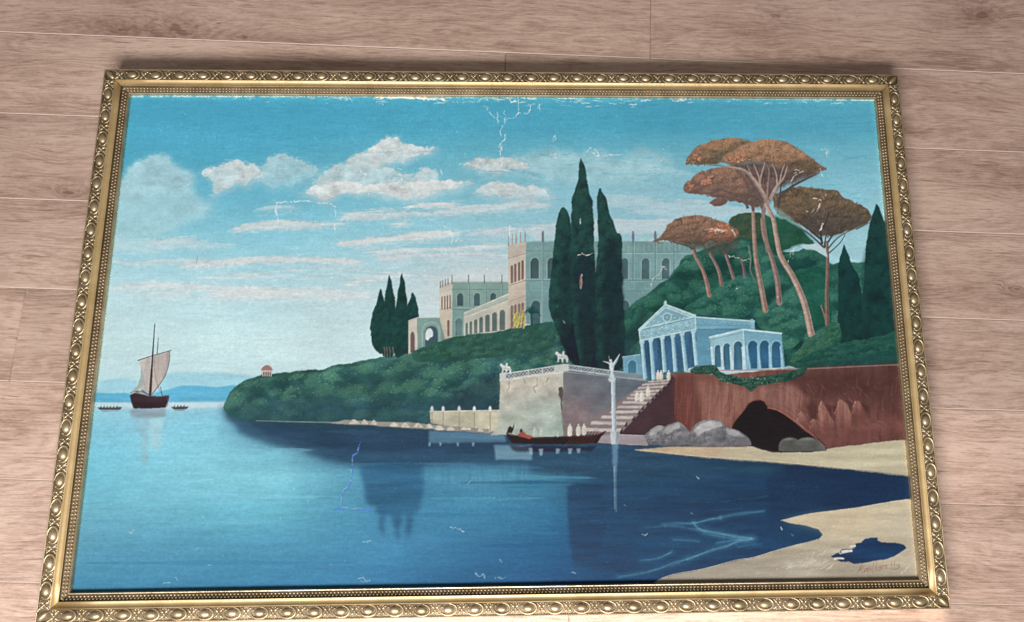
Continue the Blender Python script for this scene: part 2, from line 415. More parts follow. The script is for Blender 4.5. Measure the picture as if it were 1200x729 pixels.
def lay(sl, al, col, var=.03, tex='med', grad=None, thick=.15):
    if al.size == 0:
        return
    col = C(col) if not isinstance(col, np.ndarray) else col
    if grad is not None:
        x0, y0, x1, y1, c2 = grad
        dx, dy = x1 - x0, y1 - y0; L = dx * dx + dy * dy
        t = ((GX[sl[1]][None] - x0) * dx + (GY[sl[0]][:, None] - y0) * dy) / L
        t = np.clip(t, 0, 1)[..., None]
        col = col * (1 - t) + C(c2) * t
    else:
        col = np.broadcast_to(col, al.shape + (3,))
    if var:
        nz = {'med': N_MED, 'fine': N_FINE, 'streak': N_STREAK, 'lump': N_LUMP, 'vert': N_VERT, 'brush': N_BRUSH}[tex][sl]
        col = col * (1 + var * 2.2 * nz[..., None])
    a = np.clip(al, 0, 1)[..., None]
    IMG[sl] = IMG[sl] * (1 - a) + col * a
    THK[sl] = THK[sl] * (1 - .6 * a[..., 0]) + thick * a[..., 0]

def P(fr, pts, col, a=1., warp=0., soft=.6, sm=False, var=.03, tex='med', grad=None, thick=.15):
    sl, m = mask(fr(pts), warp, soft, sm)
    lay(sl, m * a, col, var, tex, grad, thick)

def line(fr, pts, w0, w1, col, a=1., sm=True, soft=.5, rough=0., thick=.3):
    """a tapering brush stroke (widths in photo pixels)"""
    p = np.array(fr(pts), float)
    if sm and len(p) > 2:
        p = smooth(p, 5, False)
    m = max(w0, w1) + 2
    sl = box(p[:, 0].min() - m, p[:, 1].min() - m, p[:, 0].max() + m, p[:, 1].max() + m)
    X = GX[sl[1]][None]; Y = GY[sl[0]][:, None]
    seg = np.hypot(*np.diff(p, axis=0).T); L = np.concatenate([[0], np.cumsum(seg)]); tot = max(L[-1], 1e-6)
    al = np.zeros((sl[0].stop - sl[0].start, sl[1].stop - sl[1].start), np.float32)
    for i in range(len(p) - 1):
        (x1, y1), (x2, y2) = p[i], p[i + 1]
        sb = box(min(x1, x2) - m, min(y1, y2) - m, max(x1, x2) + m, max(y1, y2) + m)
        r0, c0 = sb[0].start - sl[0].start, sb[1].start - sl[1].start
        lo = (slice(max(r0, 0), sb[0].stop - sl[0].start), slice(max(c0, 0), sb[1].stop - sl[1].start))
        if al[lo].size == 0:
            continue
        x = X[:, lo[1]]; y = Y[lo[0]]
        dx, dy = x2 - x1, y2 - y1; q = max(dx * dx + dy * dy, 1e-9)
        t = np.clip(((x - x1) * dx + (y - y1) * dy) / q, 0, 1)
        d = np.hypot(x - x1 - t * dx, y - y1 - t * dy)
        w = (w0 + (w1 - w0) * (L[i] + t * seg[i]) / tot) * .5
        al[lo] = np.maximum(al[lo], sstep(w + soft, w - soft, d))
    if rough:
        al = al * sstep(-.9 + rough, -.2 + rough, N_FINE[sl] + .6 * N_W1[sl])
    lay(sl, al * a, col, .03, 'fine', None, thick)

def dab(x, y, rx, ry, ang, col, a=.8, thick=.3):
    r = max(rx, ry) + 1
    sl = box(x - r, y - r, x + r, y + r)
    if sl[0].stop <= sl[0].start or sl[1].stop <= sl[1].start:
        return
    dx = GX[sl[1]][None] - x; dy = GY[sl[0]][:, None] - y
    ca, sa = math.cos(ang), math.sin(ang)
    u = (dx * ca + dy * sa) / rx; v = (-dx * sa + dy * ca) / ry
    al = (sstep(1.15, .55, np.sqrt(u * u + v * v)) * a)[..., None]
    IMG[sl] = IMG[sl] * (1 - al) + col * al
    THK[sl] = THK[sl] * (1 - al[..., 0] * .5) + thick * .5 * al[..., 0]

def pts_in(poly, n):
    p = np.array(poly, float); out = []
    lo, hi = p.min(0), p.max(0)
    while len(out) < n:
        q = rng.uniform(lo, hi, (n * 3, 2)); ins = np.zeros(len(q), bool)
        for i in range(len(p)):
            x1, y1 = p[i - 1]; x2, y2 = p[i]
            if y1 != y2:
                ins ^= ((y1 > q[:, 1]) != (y2 > q[:, 1])) & (q[:, 0] < (x2 - x1) * (q[:, 1] - y1) / (y2 - y1) + x1)
        out += q[ins].tolist()
    return np.array(out[:n])

def foliage(fr, pts, dark, mid, light, n, r, flat=1., dabs=16, warp=1.6, order=True, ldir=(-.5, -.8), a=.6, topl=0., edge=1.3):
    """a leafy mass: a dark bed, then rounded clumps, each dabbed lighter on the side towards the light"""
    poly = np.array(fr(pts), float)
    sl, m = grow(*mask(poly, warp, .5, True), r * 1.6 + 4)
    before = IMG[sl].copy()
    P(I0, poly, tuple(.5 * (np.array(dark) + np.array(mid))), warp=warp, soft=.7, sm=True, var=.06, tex='lump')
    q = pts_in(poly, n)
    q = q[np.argsort(q[:, 1])] if order else q
    cd, cm, cl = C(dark), C(mid), C(light)
    y0, y1 = poly[:, 1].min(), poly[:, 1].max()
    for (x, y) in q:
        R = r * rng.uniform(.6, 1.35); tone = .35 + .65 * rng.uniform()
        v = .5 - (y - y0) / (y1 - y0)
        dab(x + R * .3, y + R * .5 * flat, R * 1.1, R * flat * .8, 0, cd * rng.uniform(.9, 1.05), .34)
        dab(x - R * .12, y - R * .2 * flat, R * .85, R * .7 * flat, 0, cm * (1 - .35 * tone) + cl * .35 * tone, max(0, .3 + topl * v))
        for _ in range(dabs):
            th = rng.uniform(0, 6.283); rr = R * math.sqrt(rng.uniform(0, 1))
            ox, oy = rr * math.cos(th), rr * math.sin(th) * flat
            l = (ox * ldir[0] + oy * ldir[1] / flat) / R
            k = min(1, max(0, .45 + .6 * l + topl * v + rng.normal(0, .14)))
            c = cm * (1 - k * tone) + cl * (k * tone) if k > .35 else cd * (1 - k) + cm * k
            s = rng.uniform(.6, 1.2) * (.4 + r * .05)
            dab(x + ox, y + oy, s * 1.5, s, rng.uniform(-.9, .5), c, a * rng.uniform(.4, .9))
    # keep the mass inside its ragged outline
    mm = np.clip(m + 0.0, 0, 1)[..., None]
    IMG[sl] = before * (1 - mm) + IMG[sl] * mm

def crowns(poly, n, R, dark, mid, light, low=None, edge=1.2):
    """rounded bush crowns, back to front, each lit from the upper left"""
    poly = np.array(poly, float); sl, m = grow(*mask(poly, edge, .6, True), R * 1.6 + 4); before = IMG[sl].copy()
    cd, cm, cl = C(dark), C(mid), C(light); y0, y1 = poly[:, 1].min(), poly[:, 1].max()
    q = pts_in(poly, n); q = q[np.argsort(q[:, 1])]
    for x, y in q:
        r = R * rng.uniform(.65, 1.3); t = rng.uniform(.55, 1.)
        lo = cd if low is None else cd * .45 + C(low) * .55
        dab(x + r * .15, y + r * .35, r * 1.15, r * .85, 0, lo, .5)
        dab(x, y, r, r * .78, 0, cd * .35 + cm * .65, .55)
        dab(x - r * .22, y - r * .26, r * .68, r * .46, -.2, cm * (1 - .5 * t) + cl * .5 * t, .5)
        dab(x + r * .45, y + r * .42, r * .7, r * .4, .3, lo * .88, .4)
        for _ in range(int(26 * r / 9)):
            th = rng.uniform(-3.5, .35); rr = r * rng.uniform(.25, 1.02)
            k = rng.uniform(.15, 1.) * t * (.5 + .5 * rr / r)
            if th > -.6: k *= .45
            s = rng.uniform(.6, 1.25)
            dab(x + rr * math.cos(th), y + rr * .78 * math.sin(th), s * 1.3, s * .9, rng.uniform(-.8, .4), cm * (1 - k) + cl * k, rng.uniform(.35, .8))
    mm = np.clip(m, 0, 1)[..., None]; IMG[sl] = before * (1 - mm) + IMG[sl] * mm

def scumble(poly, n, cols, lo=3., hi=11., w=1.4, a=.28, slope=-.05):
    for x, y in pts_in(poly, n):
        L = rng.uniform(lo, hi); c = cols[rng.randint(len(cols))]; s = slope + rng.normal(0, .12)
        line(I0, [(x - L / 2, y - s * L / 2), (x, y + rng.normal(0, .5)), (x + L / 2, y + s * L / 2)], w * rng.uniform(.4, 1.2), w * rng.uniform(.2, .8), c, a * rng.uniform(.4, 1.2), True, .8)

def cloud(xs, yc, up, dn, col, a=.9, freq='lump', rag=.9, shade=None, sf=1.):
    x = np.array(xs, float)
    m = max(up) + max(dn)
    sl = box(x[0] - 6, min(yc) - m * 1.5, x[-1] + 6, max(yc) + m * 1.5)
    X = GX[sl[1]]; Y = GY[sl[0]][:, None]
    c = np.interp(X, x, yc); u = np.interp(X, x, up); d = np.interp(X, x, dn)
    inx = sstep(x[0] - 3, x[0] + 8, X) * sstep(x[-1] + 3, x[-1] - 14, X)
    dy = Y - c
    t = np.where(dy < 0, 1 + dy / np.maximum(u, .5), 1 - dy / np.maximum(d, .5))
    nz = {'lump': N_LUMP, 'streak': N_STREAK, 'med': N_MED}[freq][sl]
    f = t + rag * .55 * nz + .12 * N_FINE[sl] + .05 * N_BRUSH[sl]
    al = sstep(.05, .05 + np.where(dy < 0, .3, .7) * sf, f) * inx * a
    col = np.broadcast_to(C(col), al.shape + (3,))
    if shade is not None:
        k = np.clip(.5 - .5 * dy / np.maximum(d, 1) + .7 * N_MED[sl] + .35 * N_BRUSH[sl], 0, 1)[..., None]
        col = C(shade) * (1 - k) + col * k
    lay(sl, al, np.array(col), .012, 'brush', None, .35)

def grid_field(xs, ys, rows):
    g = np.array(rows, np.float32) / 255.
    out = np.zeros((PH, PW, 3), np.float32)
    for ch in range(3):
        tmp = np.stack([np.interp(GX, xs, g[i, :, ch]) for i in range(len(ys))])
        t = np.interp(GY, ys, np.arange(len(ys))); i0 = np.clip(t.astype(int), 0, len(ys) - 2); f = (t - i0)[:, None]
        out[..., ch] = tmp[i0] * (1 - f) + tmp[i0 + 1] * f
    return out

def picture():
    global IMG
    # ---- sky
    IMG[:] = grid_field([90, 300, 560, 800, 1060], [110, 150, 190, 240, 290, 340, 400, 470], [
        [(72, 160, 192), (72, 160, 193), (74, 160, 190), (72, 156, 186), (84, 162, 188)],
        [(78, 164, 195), (76, 163, 195), (80, 164, 192), (76, 158, 187), (86, 163, 188)],
        [(84, 168, 198), (88, 170, 199), (112, 180, 200), (122, 181, 199), (116, 179, 199)],
        [(126, 192, 214), (114, 186, 210), (136, 192, 209), (146, 190, 206), (140, 191, 207)],
        [(158, 209, 224), (146, 203, 220), (160, 202, 215), (150, 196, 210), (152, 196, 208)],
        [(186, 221, 231), (178, 218, 229), (194, 210, 216), (180, 206, 216), (160, 198, 210)],
        [(196, 226, 232), (197, 226, 232), (198, 220, 226), (180, 206, 216), (160, 198, 210)],
        [(186, 222, 232), (194, 224, 231), (196, 220, 226), (180, 206, 216), (160, 198, 210)]])
    IMG *= 1 + .018 * N_STREAK[..., None] + .008 * N_BRUSH[..., None] + .02 * N_BIG[..., None] + .012 * N_MED[..., None]
    W1, W2, W3 = (210, 216, 219), (200, 211, 216), (220, 220, 221)
    # soft blue-grey banks
    Q = F(90, 105, 2.176)
    def puff(pts, shade, mid, light, n, r, warp=2.2, topl=.7, soft=1.0, alpha=1.):
        q = np.array(Q(pts)); ce = q.mean(0)
        P(I0, ce + (q - ce) * 1.12 + np.array([1.5, 3.]), tuple(np.array(shade) * .6 + np.array(mid) * .4), .5 * alpha, warp + 2, 4.5, True, .02, 'lump')
        sl, m = grow(*mask(q, warp + 1.2, soft, True), 45); before = IMG[sl].copy()
        cx = q.mean(0); big = cx + (q - cx) * 1.25
        foliage(I0, big, shade, mid, light, n, r, .75, 18, warp, False, (-.35, -.9), .42, topl)
        ty = (GY[sl[0]][:, None] - q[:, 1].min()) / (q[:, 1].max() - q[:, 1].min())
        k = sstep(1.25, .55, ty + .35 * N_LUMP[sl]) * .55 + .45
        IMG[sl] = IMG[sl] * (1 + .035 * N_EDGE[sl] + .03 * N_LUMP[sl])[..., None]
        m = np.clip(sstep(.12, .8, m + .32 * N_EDGE[sl] * (m > .25) * (m < .995)) * k * alpha * (1 + .25 * np.minimum(N_MED[sl], 0)), 0, 1)[..., None]; IMG[sl] = before * (1 - m) + IMG[sl] * m
        big = ce + (q - ce) * 1.14; ar = (q[:, 0].max() - q[:, 0].min()) * (q[:, 1].max() - q[:, 1].min())
        scumble(big, int(ar * .06), [shade, mid, mid, light], 2.5, 8., 1.5, .34 * alpha)
        up = [v for v in q if v[1] < ce[1] + 1]
        for _ in range(int(len(up) * 9)):
            u = up[rng.randint(len(up))] * .82 + up[rng.randint(len(up))] * .18
            dab(u[0] + rng.normal(0, 3.5), u[1] + abs(rng.normal(0, 2.)), rng.uniform(1., 2.6), rng.uniform(.8, 1.8), rng.uniform(-.6, .3), C(light), .4 * alpha)
    P(Q, [(60, 260), (110, 235), (140, 198), (180, 174), (215, 164), (252, 192), (292, 218), (305, 265), (350, 300), (300, 335), (200, 372), (60, 372)], (164, 204, 216), .8, 4, 5, True, .025, 'lump')
    puff([(110, 240), (140, 200), (180, 176), (215, 166), (250, 194), (288, 222), (270, 255), (200, 270), (120, 272)], (158, 200, 214), (166, 205, 217), (178, 210, 219), 60, 9, 3, .4, 3., .7)
    cloud([120, 170, 230, 280], [285, 283, 286, 288], [8, 9, 8, 3], [14, 14, 10, 4], (190, 213, 221), .55, 'streak')
    cloud([560, 610, 650, 700, 740, 780, 820], [196, 190, 190, 196, 200, 204, 206], [8, 14, 16, 14, 16, 12, 4], [26, 50, 60, 55, 50, 40, 20], (156, 197, 209), .8, 'lump', .5, None, 2.2)
    cloud([700, 760, 830, 900], [236, 240, 246, 250], [8, 10, 10, 6], [14, 18, 18, 10], (182, 203, 212), .6, 'streak')
    cloud([620, 690, 760, 840], [270, 266, 268, 266], [10, 12, 12, 8], [20, 22, 22, 16], (196, 206, 213), .65, 'streak')
    R3 = F(560, 105, 2.176)
    for pts in ([(120, 175), (160, 150), (210, 150), (260, 165), (300, 150), (360, 165), (410, 145), (470, 165), (500, 195), (430, 230), (300, 240), (160, 230)],):
        P(R3, pts, (160, 199, 210), .6, 4, 4, True, .03, 'lump')
    puff([(465, 216), (485, 182), (520, 164), (560, 174), (602, 196), (606, 216), (560, 238), (500, 246), (470, 236)], (150, 195, 209), (164, 200, 211), (178, 205, 213), 40, 7, 2.4, .5, 1.5)
    puff([(316, 213), (345, 200), (382, 184), (422, 184), (452, 195), (470, 215), (440, 236), (402, 242), (372, 256), (352, 268), (340, 258), (352, 240), (334, 228)], (176, 206, 215), (202, 214, 218), (222, 223, 223), 46, 6, 2.2, .6)
    # the large bright cloud
    puff([(612, 236), (642, 204), (672, 188), (742, 186), (790, 200), (860, 222), (905, 240), (850, 268), (760, 265), (700, 262), (640, 262)], (160, 198, 209), (188, 208, 214), (208, 216, 218), 70, 8, 2.4, .3, 1.4)
    puff([(684, 186), (720, 164), (756, 148), (784, 122), (816, 120), (846, 144), (912, 150), (882, 166), (842, 178), (802, 188), (742, 192), (702, 192)], (186, 208, 214), (212, 216, 218), (230, 227, 223), 60, 6, 2.2, .7)
    puff([(862, 215), (885, 196), (910, 205), (920, 228), (890, 236)], (170, 202, 212), (190, 209, 215), (202, 213, 217), 12, 5, 2, .4, 1.4)
    puff([(584, 263), (622, 240), (682, 232), (742, 243), (822, 240), (902, 234), (990, 233), (962, 250), (902, 260), (852, 281), (802, 272), (762, 261), (692, 265), (642, 279), (610, 270)], (194, 210, 215), (214, 218, 219), (230, 227, 223), 80, 6, 2., .5)
    puff([(994, 189), (1040, 174), (1092, 174), (1140, 190), (1160, 200), (1110, 206), (1060, 211), (1020, 201)], (180, 204, 211), (204, 211, 214), (218, 219, 218), 34, 5.5, 2., .6)
    puff([(1018, 263), (1060, 238), (1112, 243), (1190, 252), (1200, 275), (1130, 277), (1080, 273)], (182, 205, 212), (202, 211, 215), (214, 217, 218), 36, 6, 2.2, .6)
    line(Q, [(994, 192), (1030, 204), (1065, 209), (1110, 205)], 1, 1, (140, 158, 164), .5); line(Q, [(1110, 205), (1150, 212), (1190, 222)], 4, 6, (120, 174, 192), .5, True, 2)
    # long streaks
    st = [([270, 290, 330, 370, 410], [270, 266, 262, 264, 262], 4, 6, W1), ([300, 330, 352], [246, 243, 245], 5, 6, (176, 206, 217)),
          ([396, 430, 470, 520, 570, 620, 650], [256, 254, 252, 250, 246, 241, 240], 5, 6, W2), ([402, 430, 460], [252, 249, 247], 3, 3, W1),
          ([470, 500, 540], [244, 241, 239], 3, 4, W3), ([455, 475, 482], [263, 262, 262], 2, 3, W3),
          ([394, 430, 470, 510, 545], [287, 284, 279, 275, 274], 5, 7, W3), ([430, 470, 515, 560, 600], [296, 294, 292, 290, 288], 3, 5, W1),
          ([440, 480, 560, 640], [302, 300, 298, 300], 3, 10, (200, 208, 215)), ([210, 250, 300, 350, 400, 430], [312, 309, 306, 305, 307, 309], 4, 6, W1),
          ([225, 260, 300], [312, 309, 307], 2, 3, W3), ([130, 180, 230, 300, 380, 440], [338, 336, 338, 342, 345, 346], 6, 12, (211, 222, 226)),
          ([230, 300, 380, 450, 540], [325, 322, 318, 322, 326], 3, 6, (212, 220, 224)), ([405, 420, 445], [333, 330, 328], 2, 3, W3),
          ([110, 160, 230, 280], [305, 309, 306, 308], 3, 4, (196, 214, 222)), ([170, 205, 235], [285, 283, 285], 5, 6, (190, 212, 220)),
          ([240, 300, 380], [345, 340, 340], 4, 9, (214, 221, 225)), ([545, 600, 640], [275, 270, 268], 5, 12, (200, 208, 215))]
    for xs, ys, u, d, c in st:
        cloud(xs, ys, [u * .5] + [u * 1.35] * (len(xs) - 2) + [u * .5], [d * .5] + [d * 1.5] * (len(xs) - 2) + [d * .5], c, .85, 'streak', .75, tuple(int(v * .985) for v in c), 1.6)
    for xs, ys, u, d, c in st:
        pl = [(x, y - u * 1.5) for x, y in zip(xs, ys)] + [(x, y + d * 1.4) for x, y in list(zip(xs, ys))[::-1]]
        scumble(pl, int((xs[-1] - xs[0]) * .9), [c, c, tuple(int(v * .96) for v in c), (170, 208, 220)], 5, 20, 1.3, .3, -.03)
    scumble([(110, 330), (640, 300), (640, 380), (480, 410), (300, 430), (110, 440)], 420, [(206, 224, 229), (198, 222, 230), (188, 219, 229), (210, 220, 224)], 8, 30, 2., .2, -.02)
    scumble([(150, 120), (1020, 122), (1035, 240), (900, 250), (600, 180), (150, 180)], 520, [(84, 166, 194), (70, 154, 184), (92, 172, 198), (66, 150, 182)], 8, 30, 2.2, .18, -.02)
    sl = box(470, 300, 645, 380)
    lay(sl, .75 * sstep(470, 560, GX[sl[1]])[None] * sstep(290, 330, GY[sl[0]])[:, None] * np.ones((sl[0].stop - sl[0].start, 1), np.float32), (204, 211, 215), .02, 'streak')
    for xs, ys, c in [([470, 520, 572], [290, 288, 286], (140, 192, 208)), ([505, 540, 568], [285, 284, 284], (150, 196, 208)), ([300, 380, 470], [322, 319, 322], (160, 208, 222)),
                      ([120, 200, 290], [322, 322, 324], (168, 212, 226))]:
        cloud(xs, ys, [2, 4, 1], [2, 4, 1], c, .6, 'streak', .5)
    # ---- far hills and horizon
    g = G(0, 2)
    P(g, [(440, 345), (480, 330), (560, 318), (620, 325), (700, 345), (760, 300), (820, 290), (900, 288), (1000, 292), (1100, 300), (1260, 330), (1260, 430), (440, 430)], (160, 211, 229), .9, .6, 1.2, True, .02, 'streak')
    P(g, [(430, 392), (520, 388), (620, 388), (700, 392), (780, 372), (860, 352), (930, 352), (1000, 358), (1080, 352), (1140, 347), (1250, 350), (1250, 434), (430, 434)], (98, 178, 214), .95, .5, .8, True, .04, 'streak')
    # ---- water
    wf = grid_field([85, 170, 250, 330, 400, 470, 550, 640, 700, 850, 1070], [472, 485, 500, 530, 560, 600, 640, 694], [
        [(178, 218, 233), (176, 217, 232), (168, 212, 228), (120, 170, 190), (60, 92, 112), (52, 82, 105), (48, 78, 104), (44, 72, 98), (42, 68, 94), (40, 64, 90), (40, 62, 88)],
        [(150, 208, 229), (150, 208, 228), (140, 201, 224), (58, 90, 112), (52, 82, 106), (50, 80, 106), (46, 76, 102), (42, 70, 96), (40, 66, 92), (40, 62, 88), (40, 62, 88)],
        [(136, 201, 225), (140, 204, 226), (134, 200, 224), (62, 98, 122), (52, 84, 110), (50, 82, 108), (50, 86, 114), (44, 74, 100), (40, 66, 92), (38, 60, 86), (38, 60, 86)],
        [(124, 196, 222), (134, 204, 226), (138, 208, 229), (120, 186, 208), (62, 104, 132), (56, 100, 132), (58, 104, 136), (54, 98, 128), (46, 78, 106), (38, 60, 87), (36, 58, 85)],
        [(118, 193, 218), (132, 204, 226), (138, 209, 229), (134, 206, 226), (104, 172, 198), (76, 138, 172), (78, 138, 168), (72, 128, 156), (54, 90, 118), (38, 62, 90), (36, 58, 88)],
        [(120, 190, 213), (118, 189, 213), (114, 187, 211), (110, 185, 209), (88, 158, 190), (72, 136, 172), (72, 136, 172), (60, 118, 156), (46, 84, 118), (40, 66, 96), (36, 60, 90)],
        [(104, 170, 200), (98, 165, 196), (92, 161, 193), (86, 155, 189), (80, 148, 185), (74, 140, 180), (62, 120, 160), (54, 104, 146), (48, 90, 130), (42, 78, 112), (38, 66, 98)],
        [(80, 146, 183), (76, 142, 180), (72, 138, 177), (68, 133, 174), (64, 128, 170), (56, 114, 158), (48, 98, 142), (44, 88, 132), (42, 82, 122), (40, 74, 108), (38, 66, 98)]])
    wf *= 1 + .03 * N_STREAK[..., None] + .012 * N_BRUSH[..., None] + .03 * N_BIG[..., None] + .012 * N_FINE[..., None]
    sl = box(PX0, 471.5, PX1, PY1)
    a = sstep(471.2, 472.4, GY[sl[0]])[:, None] * np.ones((1, PW), np.float32)
    IMG[sl] = IMG[sl] * (1 - a[..., None]) + wf[sl] * a[..., None]
    P(g, [(440, 433), (600, 432), (800, 430), (1080, 426), (1090, 452), (820, 462), (600, 456), (440, 446)], (204, 222, 233), .75, .4, 1.4, False, .02, 'streak')
    # dark mirror of the headland on the water
    P(I0, [(262, 480), (300, 488), (420, 492), (600, 505), (760, 520), (900, 535), (900, 560), (700, 560), (560, 546), (470, 550), (420, 546), (385, 540), (350, 529), (318, 521), (296, 514), (278, 502)], (50, 76, 102), .8, 2.2, 4.5, True, .05, 'streak')
    P(I0, [(300, 490), (420, 494), (520, 502), (600, 512), (680, 520), (640, 530), (520, 527), (420, 528), (350, 518), (310, 508)], (48, 70, 96), .75, 1.5, 3, True, .04, 'streak')
    for y, x0, x1, c, al in [(527, 300, 372, (120, 180, 205), .5), (544, 400, 560, (70, 118, 148), .6), (506, 380, 450, (62, 90, 116), .5), (548, 480, 640, (62, 108, 140), .6),
                             (560, 500, 700, (84, 146, 174), .6), (566, 540, 690, (46, 92, 128), .7), (572, 590, 664, (58, 122, 156), .6), (584, 500, 640, (84, 152, 184), .5),
                             (604, 470, 600, (60, 124, 164), .5), (640, 560, 664, (48, 98, 140), .5), (625, 590, 662, (62, 124, 164), .4), (660, 100, 420, (60, 126, 168), .3), (612, 160, 330, (120, 190, 212), .35), (582, 150, 400, (140, 206, 226), .3)]:
        cloud([x0, (x0 + x1) / 2, x1], [y, y + rng.uniform(-1, 1), y], [1.5, 4, 1.5], [1.5, 4.5, 1.5], c, al, 'streak', .7)
    # mirror of the left cypresses
    P(Z7, [(215, 300), (520, 295), (520, 470), (495, 540), (470, 600), (450, 690), (432, 600), (425, 540), (410, 590), (385, 700), (365, 600), (345, 560), (325, 600), (310, 685), (292, 600), (272, 530), (225, 500), (208, 400)], (52, 96, 130), .8, 2.2, 3.2, True, .06, 'streak')
    P(Z7, [(520, 300), (1094, 285), (1094, 375), (800, 400), (640, 400), (520, 380)], (84, 144, 172), .45, 1.5, 3, False, .05, 'vert')
    # mirror of the wall
    P(Z7, [(556, 112), (960, 130), (975, 172), (760, 178), (556, 178)], (104, 146, 172), .7, .6, 1., False, .06, 'streak')
    P(Z7, [(905, 190), (1110, 190), (1110, 268), (915, 266)], (128, 168, 188), .75, .5, 1., False, .04, 'streak')
    for x in (562, 620, 713, 795):
        P(Z7, [(x - 7, 176), (x + 7, 176), (x + 4, 195), (x - 4, 195)], (130, 165, 185), .8, .3, .6)
    g = G(2, 3)
    P(g, [(262, 90), (300, 75), (700, 60), (1200, 40), (1200, 420), (900, 480), (600, 500), (285, 470), (268, 330), (258, 200)], (47, 72, 104), .55, 1.5, 3, False, .05, 'streak')
    P(g, [(262, 90), (300, 75), (420, 80), (440, 300), (400, 420), (285, 440), (270, 330), (258, 200)], (46, 72, 104), .6, .6, 1.4, False, .04, 'streak')
    for k in range(26):
        x = rng.uniform(300, 1100); y = rng.uniform(120, 480); w = rng.uniform(40, 160)
        line(g, [(x, y), (x + w * .5, y - rng.uniform(-3, 6)), (x + w, y - rng.uniform(0, 14))], .6, rng.uniform(1, 2), [(62, 96, 130), (56, 88, 122), (36, 58, 92)][k % 3], .4, True, .7)
    cy = (112, 166, 188)
    for pts, w0, w1, a in [([(700, 272), (780, 268), (850, 262), (920, 250), (980, 240)], 1, 2.5, .7), ([(850, 262), (880, 290), (950, 308), (1040, 325), (1130, 338)], 3, 4, .75),
                           ([(1130, 338), (1060, 352), (1000, 372), (940, 390), (880, 412), (830, 430)], 4, 3, .7), ([(830, 430), (760, 455), (680, 478), (600, 498), (490, 514)], 4, 1.5, .6),
                           ([(600, 440), (680, 428), (750, 400)], 1.5, 3, .55), ([(980, 240), (1060, 222), (1180, 210)], 2, 1.5, .6), ([(760, 340), (830, 340), (880, 350)], 5, 3, .3),
                           ([(620, 285), (760, 280), (860, 292), (980, 312)], 4, 6, .25), ([(900, 310), (1000, 330), (1100, 345)], 3, 2, .5), ([(960, 360), (1030, 350), (1090, 342)], 2, 2, .6), ([(1060, 380), (1110, 372), (1170, 365)], 1.5, 1, .4)]:
        line(g, pts, w0 * 2.6, w1 * 2.6, (74, 122, 152), a * .38, True, 3.6); [line(g, [(x + rng.normal(0, 5), y + rng.normal(0, 4)) for x, y in pts], w0 * .35, w1 * .5, cy, a * rng.uniform(.15, .5), True, 1.1) for _ in range(4)]
    # ---- green headland
    top = [(262, 479), (268, 463), (280, 450), (300, 441), (318, 437), (338, 436), (376, 432), (392, 428), (420, 423), (440, 419), (470, 414), (490, 408), (520, 399), (548, 391), (580, 388), (610, 383), (645, 377), (672, 384), (690, 400), (735, 385), (800, 380), (800, 440), (700, 470), (640, 500), (520, 500), (400, 496), (300, 493), (272, 488)]
    foliage(I0, top, (46, 80, 84), (66, 108, 98), (108, 150, 124), 430, 10, .7, 26, 1.3)
    P(I0, [(262, 479), (300, 476), (400, 474), (500, 478), (590, 474), (600, 496), (500, 500), (400, 497), (300, 494), (272, 488)], (46, 76, 86), .42, 2, 6, True, .05, 'lump')
    P(I0, [(505, 480), (540, 452), (590, 430), (600, 470), (590, 488), (540, 486)], (44, 62, 76), .75, 2, 4, True, .04, 'lump')
    P(I0, [(405, 478), (470, 462), (520, 458), (560, 440), (540, 474), (470, 490)], (46, 72, 82), .4, 2, 5, True, .04, 'lump')
    hp = [(x, y + (4 if y < 470 else 0)) for x, y in top[:22]] + top[22:]
    crowns([v for v in hp], 190, 11, (46, 82, 84), (66, 112, 100), (112, 156, 130), (52, 84, 98))
    crowns([(x, y + 5 if y < 470 else y) for x, y in top], 75, 15, (44, 80, 82), (66, 112, 100), (114, 160, 132), (50, 82, 96))
    sl, m = mask(top, 1.3, 1.5, True); IMG[sl] *= (1 + .10 * N_LOBE[sl] * m)[..., None]
    P(I0, [(262, 480), (300, 472), (400, 468), (500, 470), (560, 462), (592, 474), (600, 498), (500, 502), (400, 498), (300, 495), (272, 489)], (50, 80, 94), .6, 3, 7, True, .05, 'lump')
    P(I0, [(520, 478), (552, 450), (592, 434), (596, 472), (585, 486), (545, 484)], (44, 62, 78), .6, 2, 4, True, .04, 'lump')
    # pale rocks along the shore
    line(I0, [(300, 493), (350, 494.5), (395, 495)], 1, 1.6, (140, 150, 150), .7)
    P(I0, [(385, 496), (405, 492), (440, 494), (480, 495), (520, 499), (560, 502), (595, 506), (596, 510), (560, 507), (500, 503), (440, 499)], (150, 148, 142), 1, .5)
    for x, y, w in [(415, 494, 9), (427, 494.5, 6), (438, 495, 6), (462, 497, 8), (475, 498, 7), (490, 498, 8), (503, 499, 6), (515, 501, 8), (528, 501.5, 7), (546, 501, 9), (563, 503, 5), (580, 503, 11)]:
        P(I0, [(x - w * .6, y + 3), (x - w * .45, y - .5), (x, y - 2.6), (x + w * .5, y + .2), (x + w * .65, y + 3.2)], (194, 188, 178), 1, .4, .5, True, .05, 'fine')
        line(I0, [(x - w * .5, y + 3.4), (x + w * .6, y + 3.6)], 1, 1, (98, 96, 98), .6)
    # little domed temple on the headland
    g = G(1, 2)
    P(g, [(26, 282), (32, 264), (50, 256), (68, 262), (76, 282)], (158, 122, 118), 1, .2, .4, True)
    P(g, [(27, 281), (75, 281), (75, 288), (27, 288)], (196, 180, 178))
    P(g, [(30, 288), (73, 288), (73, 306), (30, 306)], (104, 84, 92))
    for x in (32, 42, 52, 62, 71):
        line(g, [(x, 286), (x, 307)], .9, .9, (204, 196, 196))
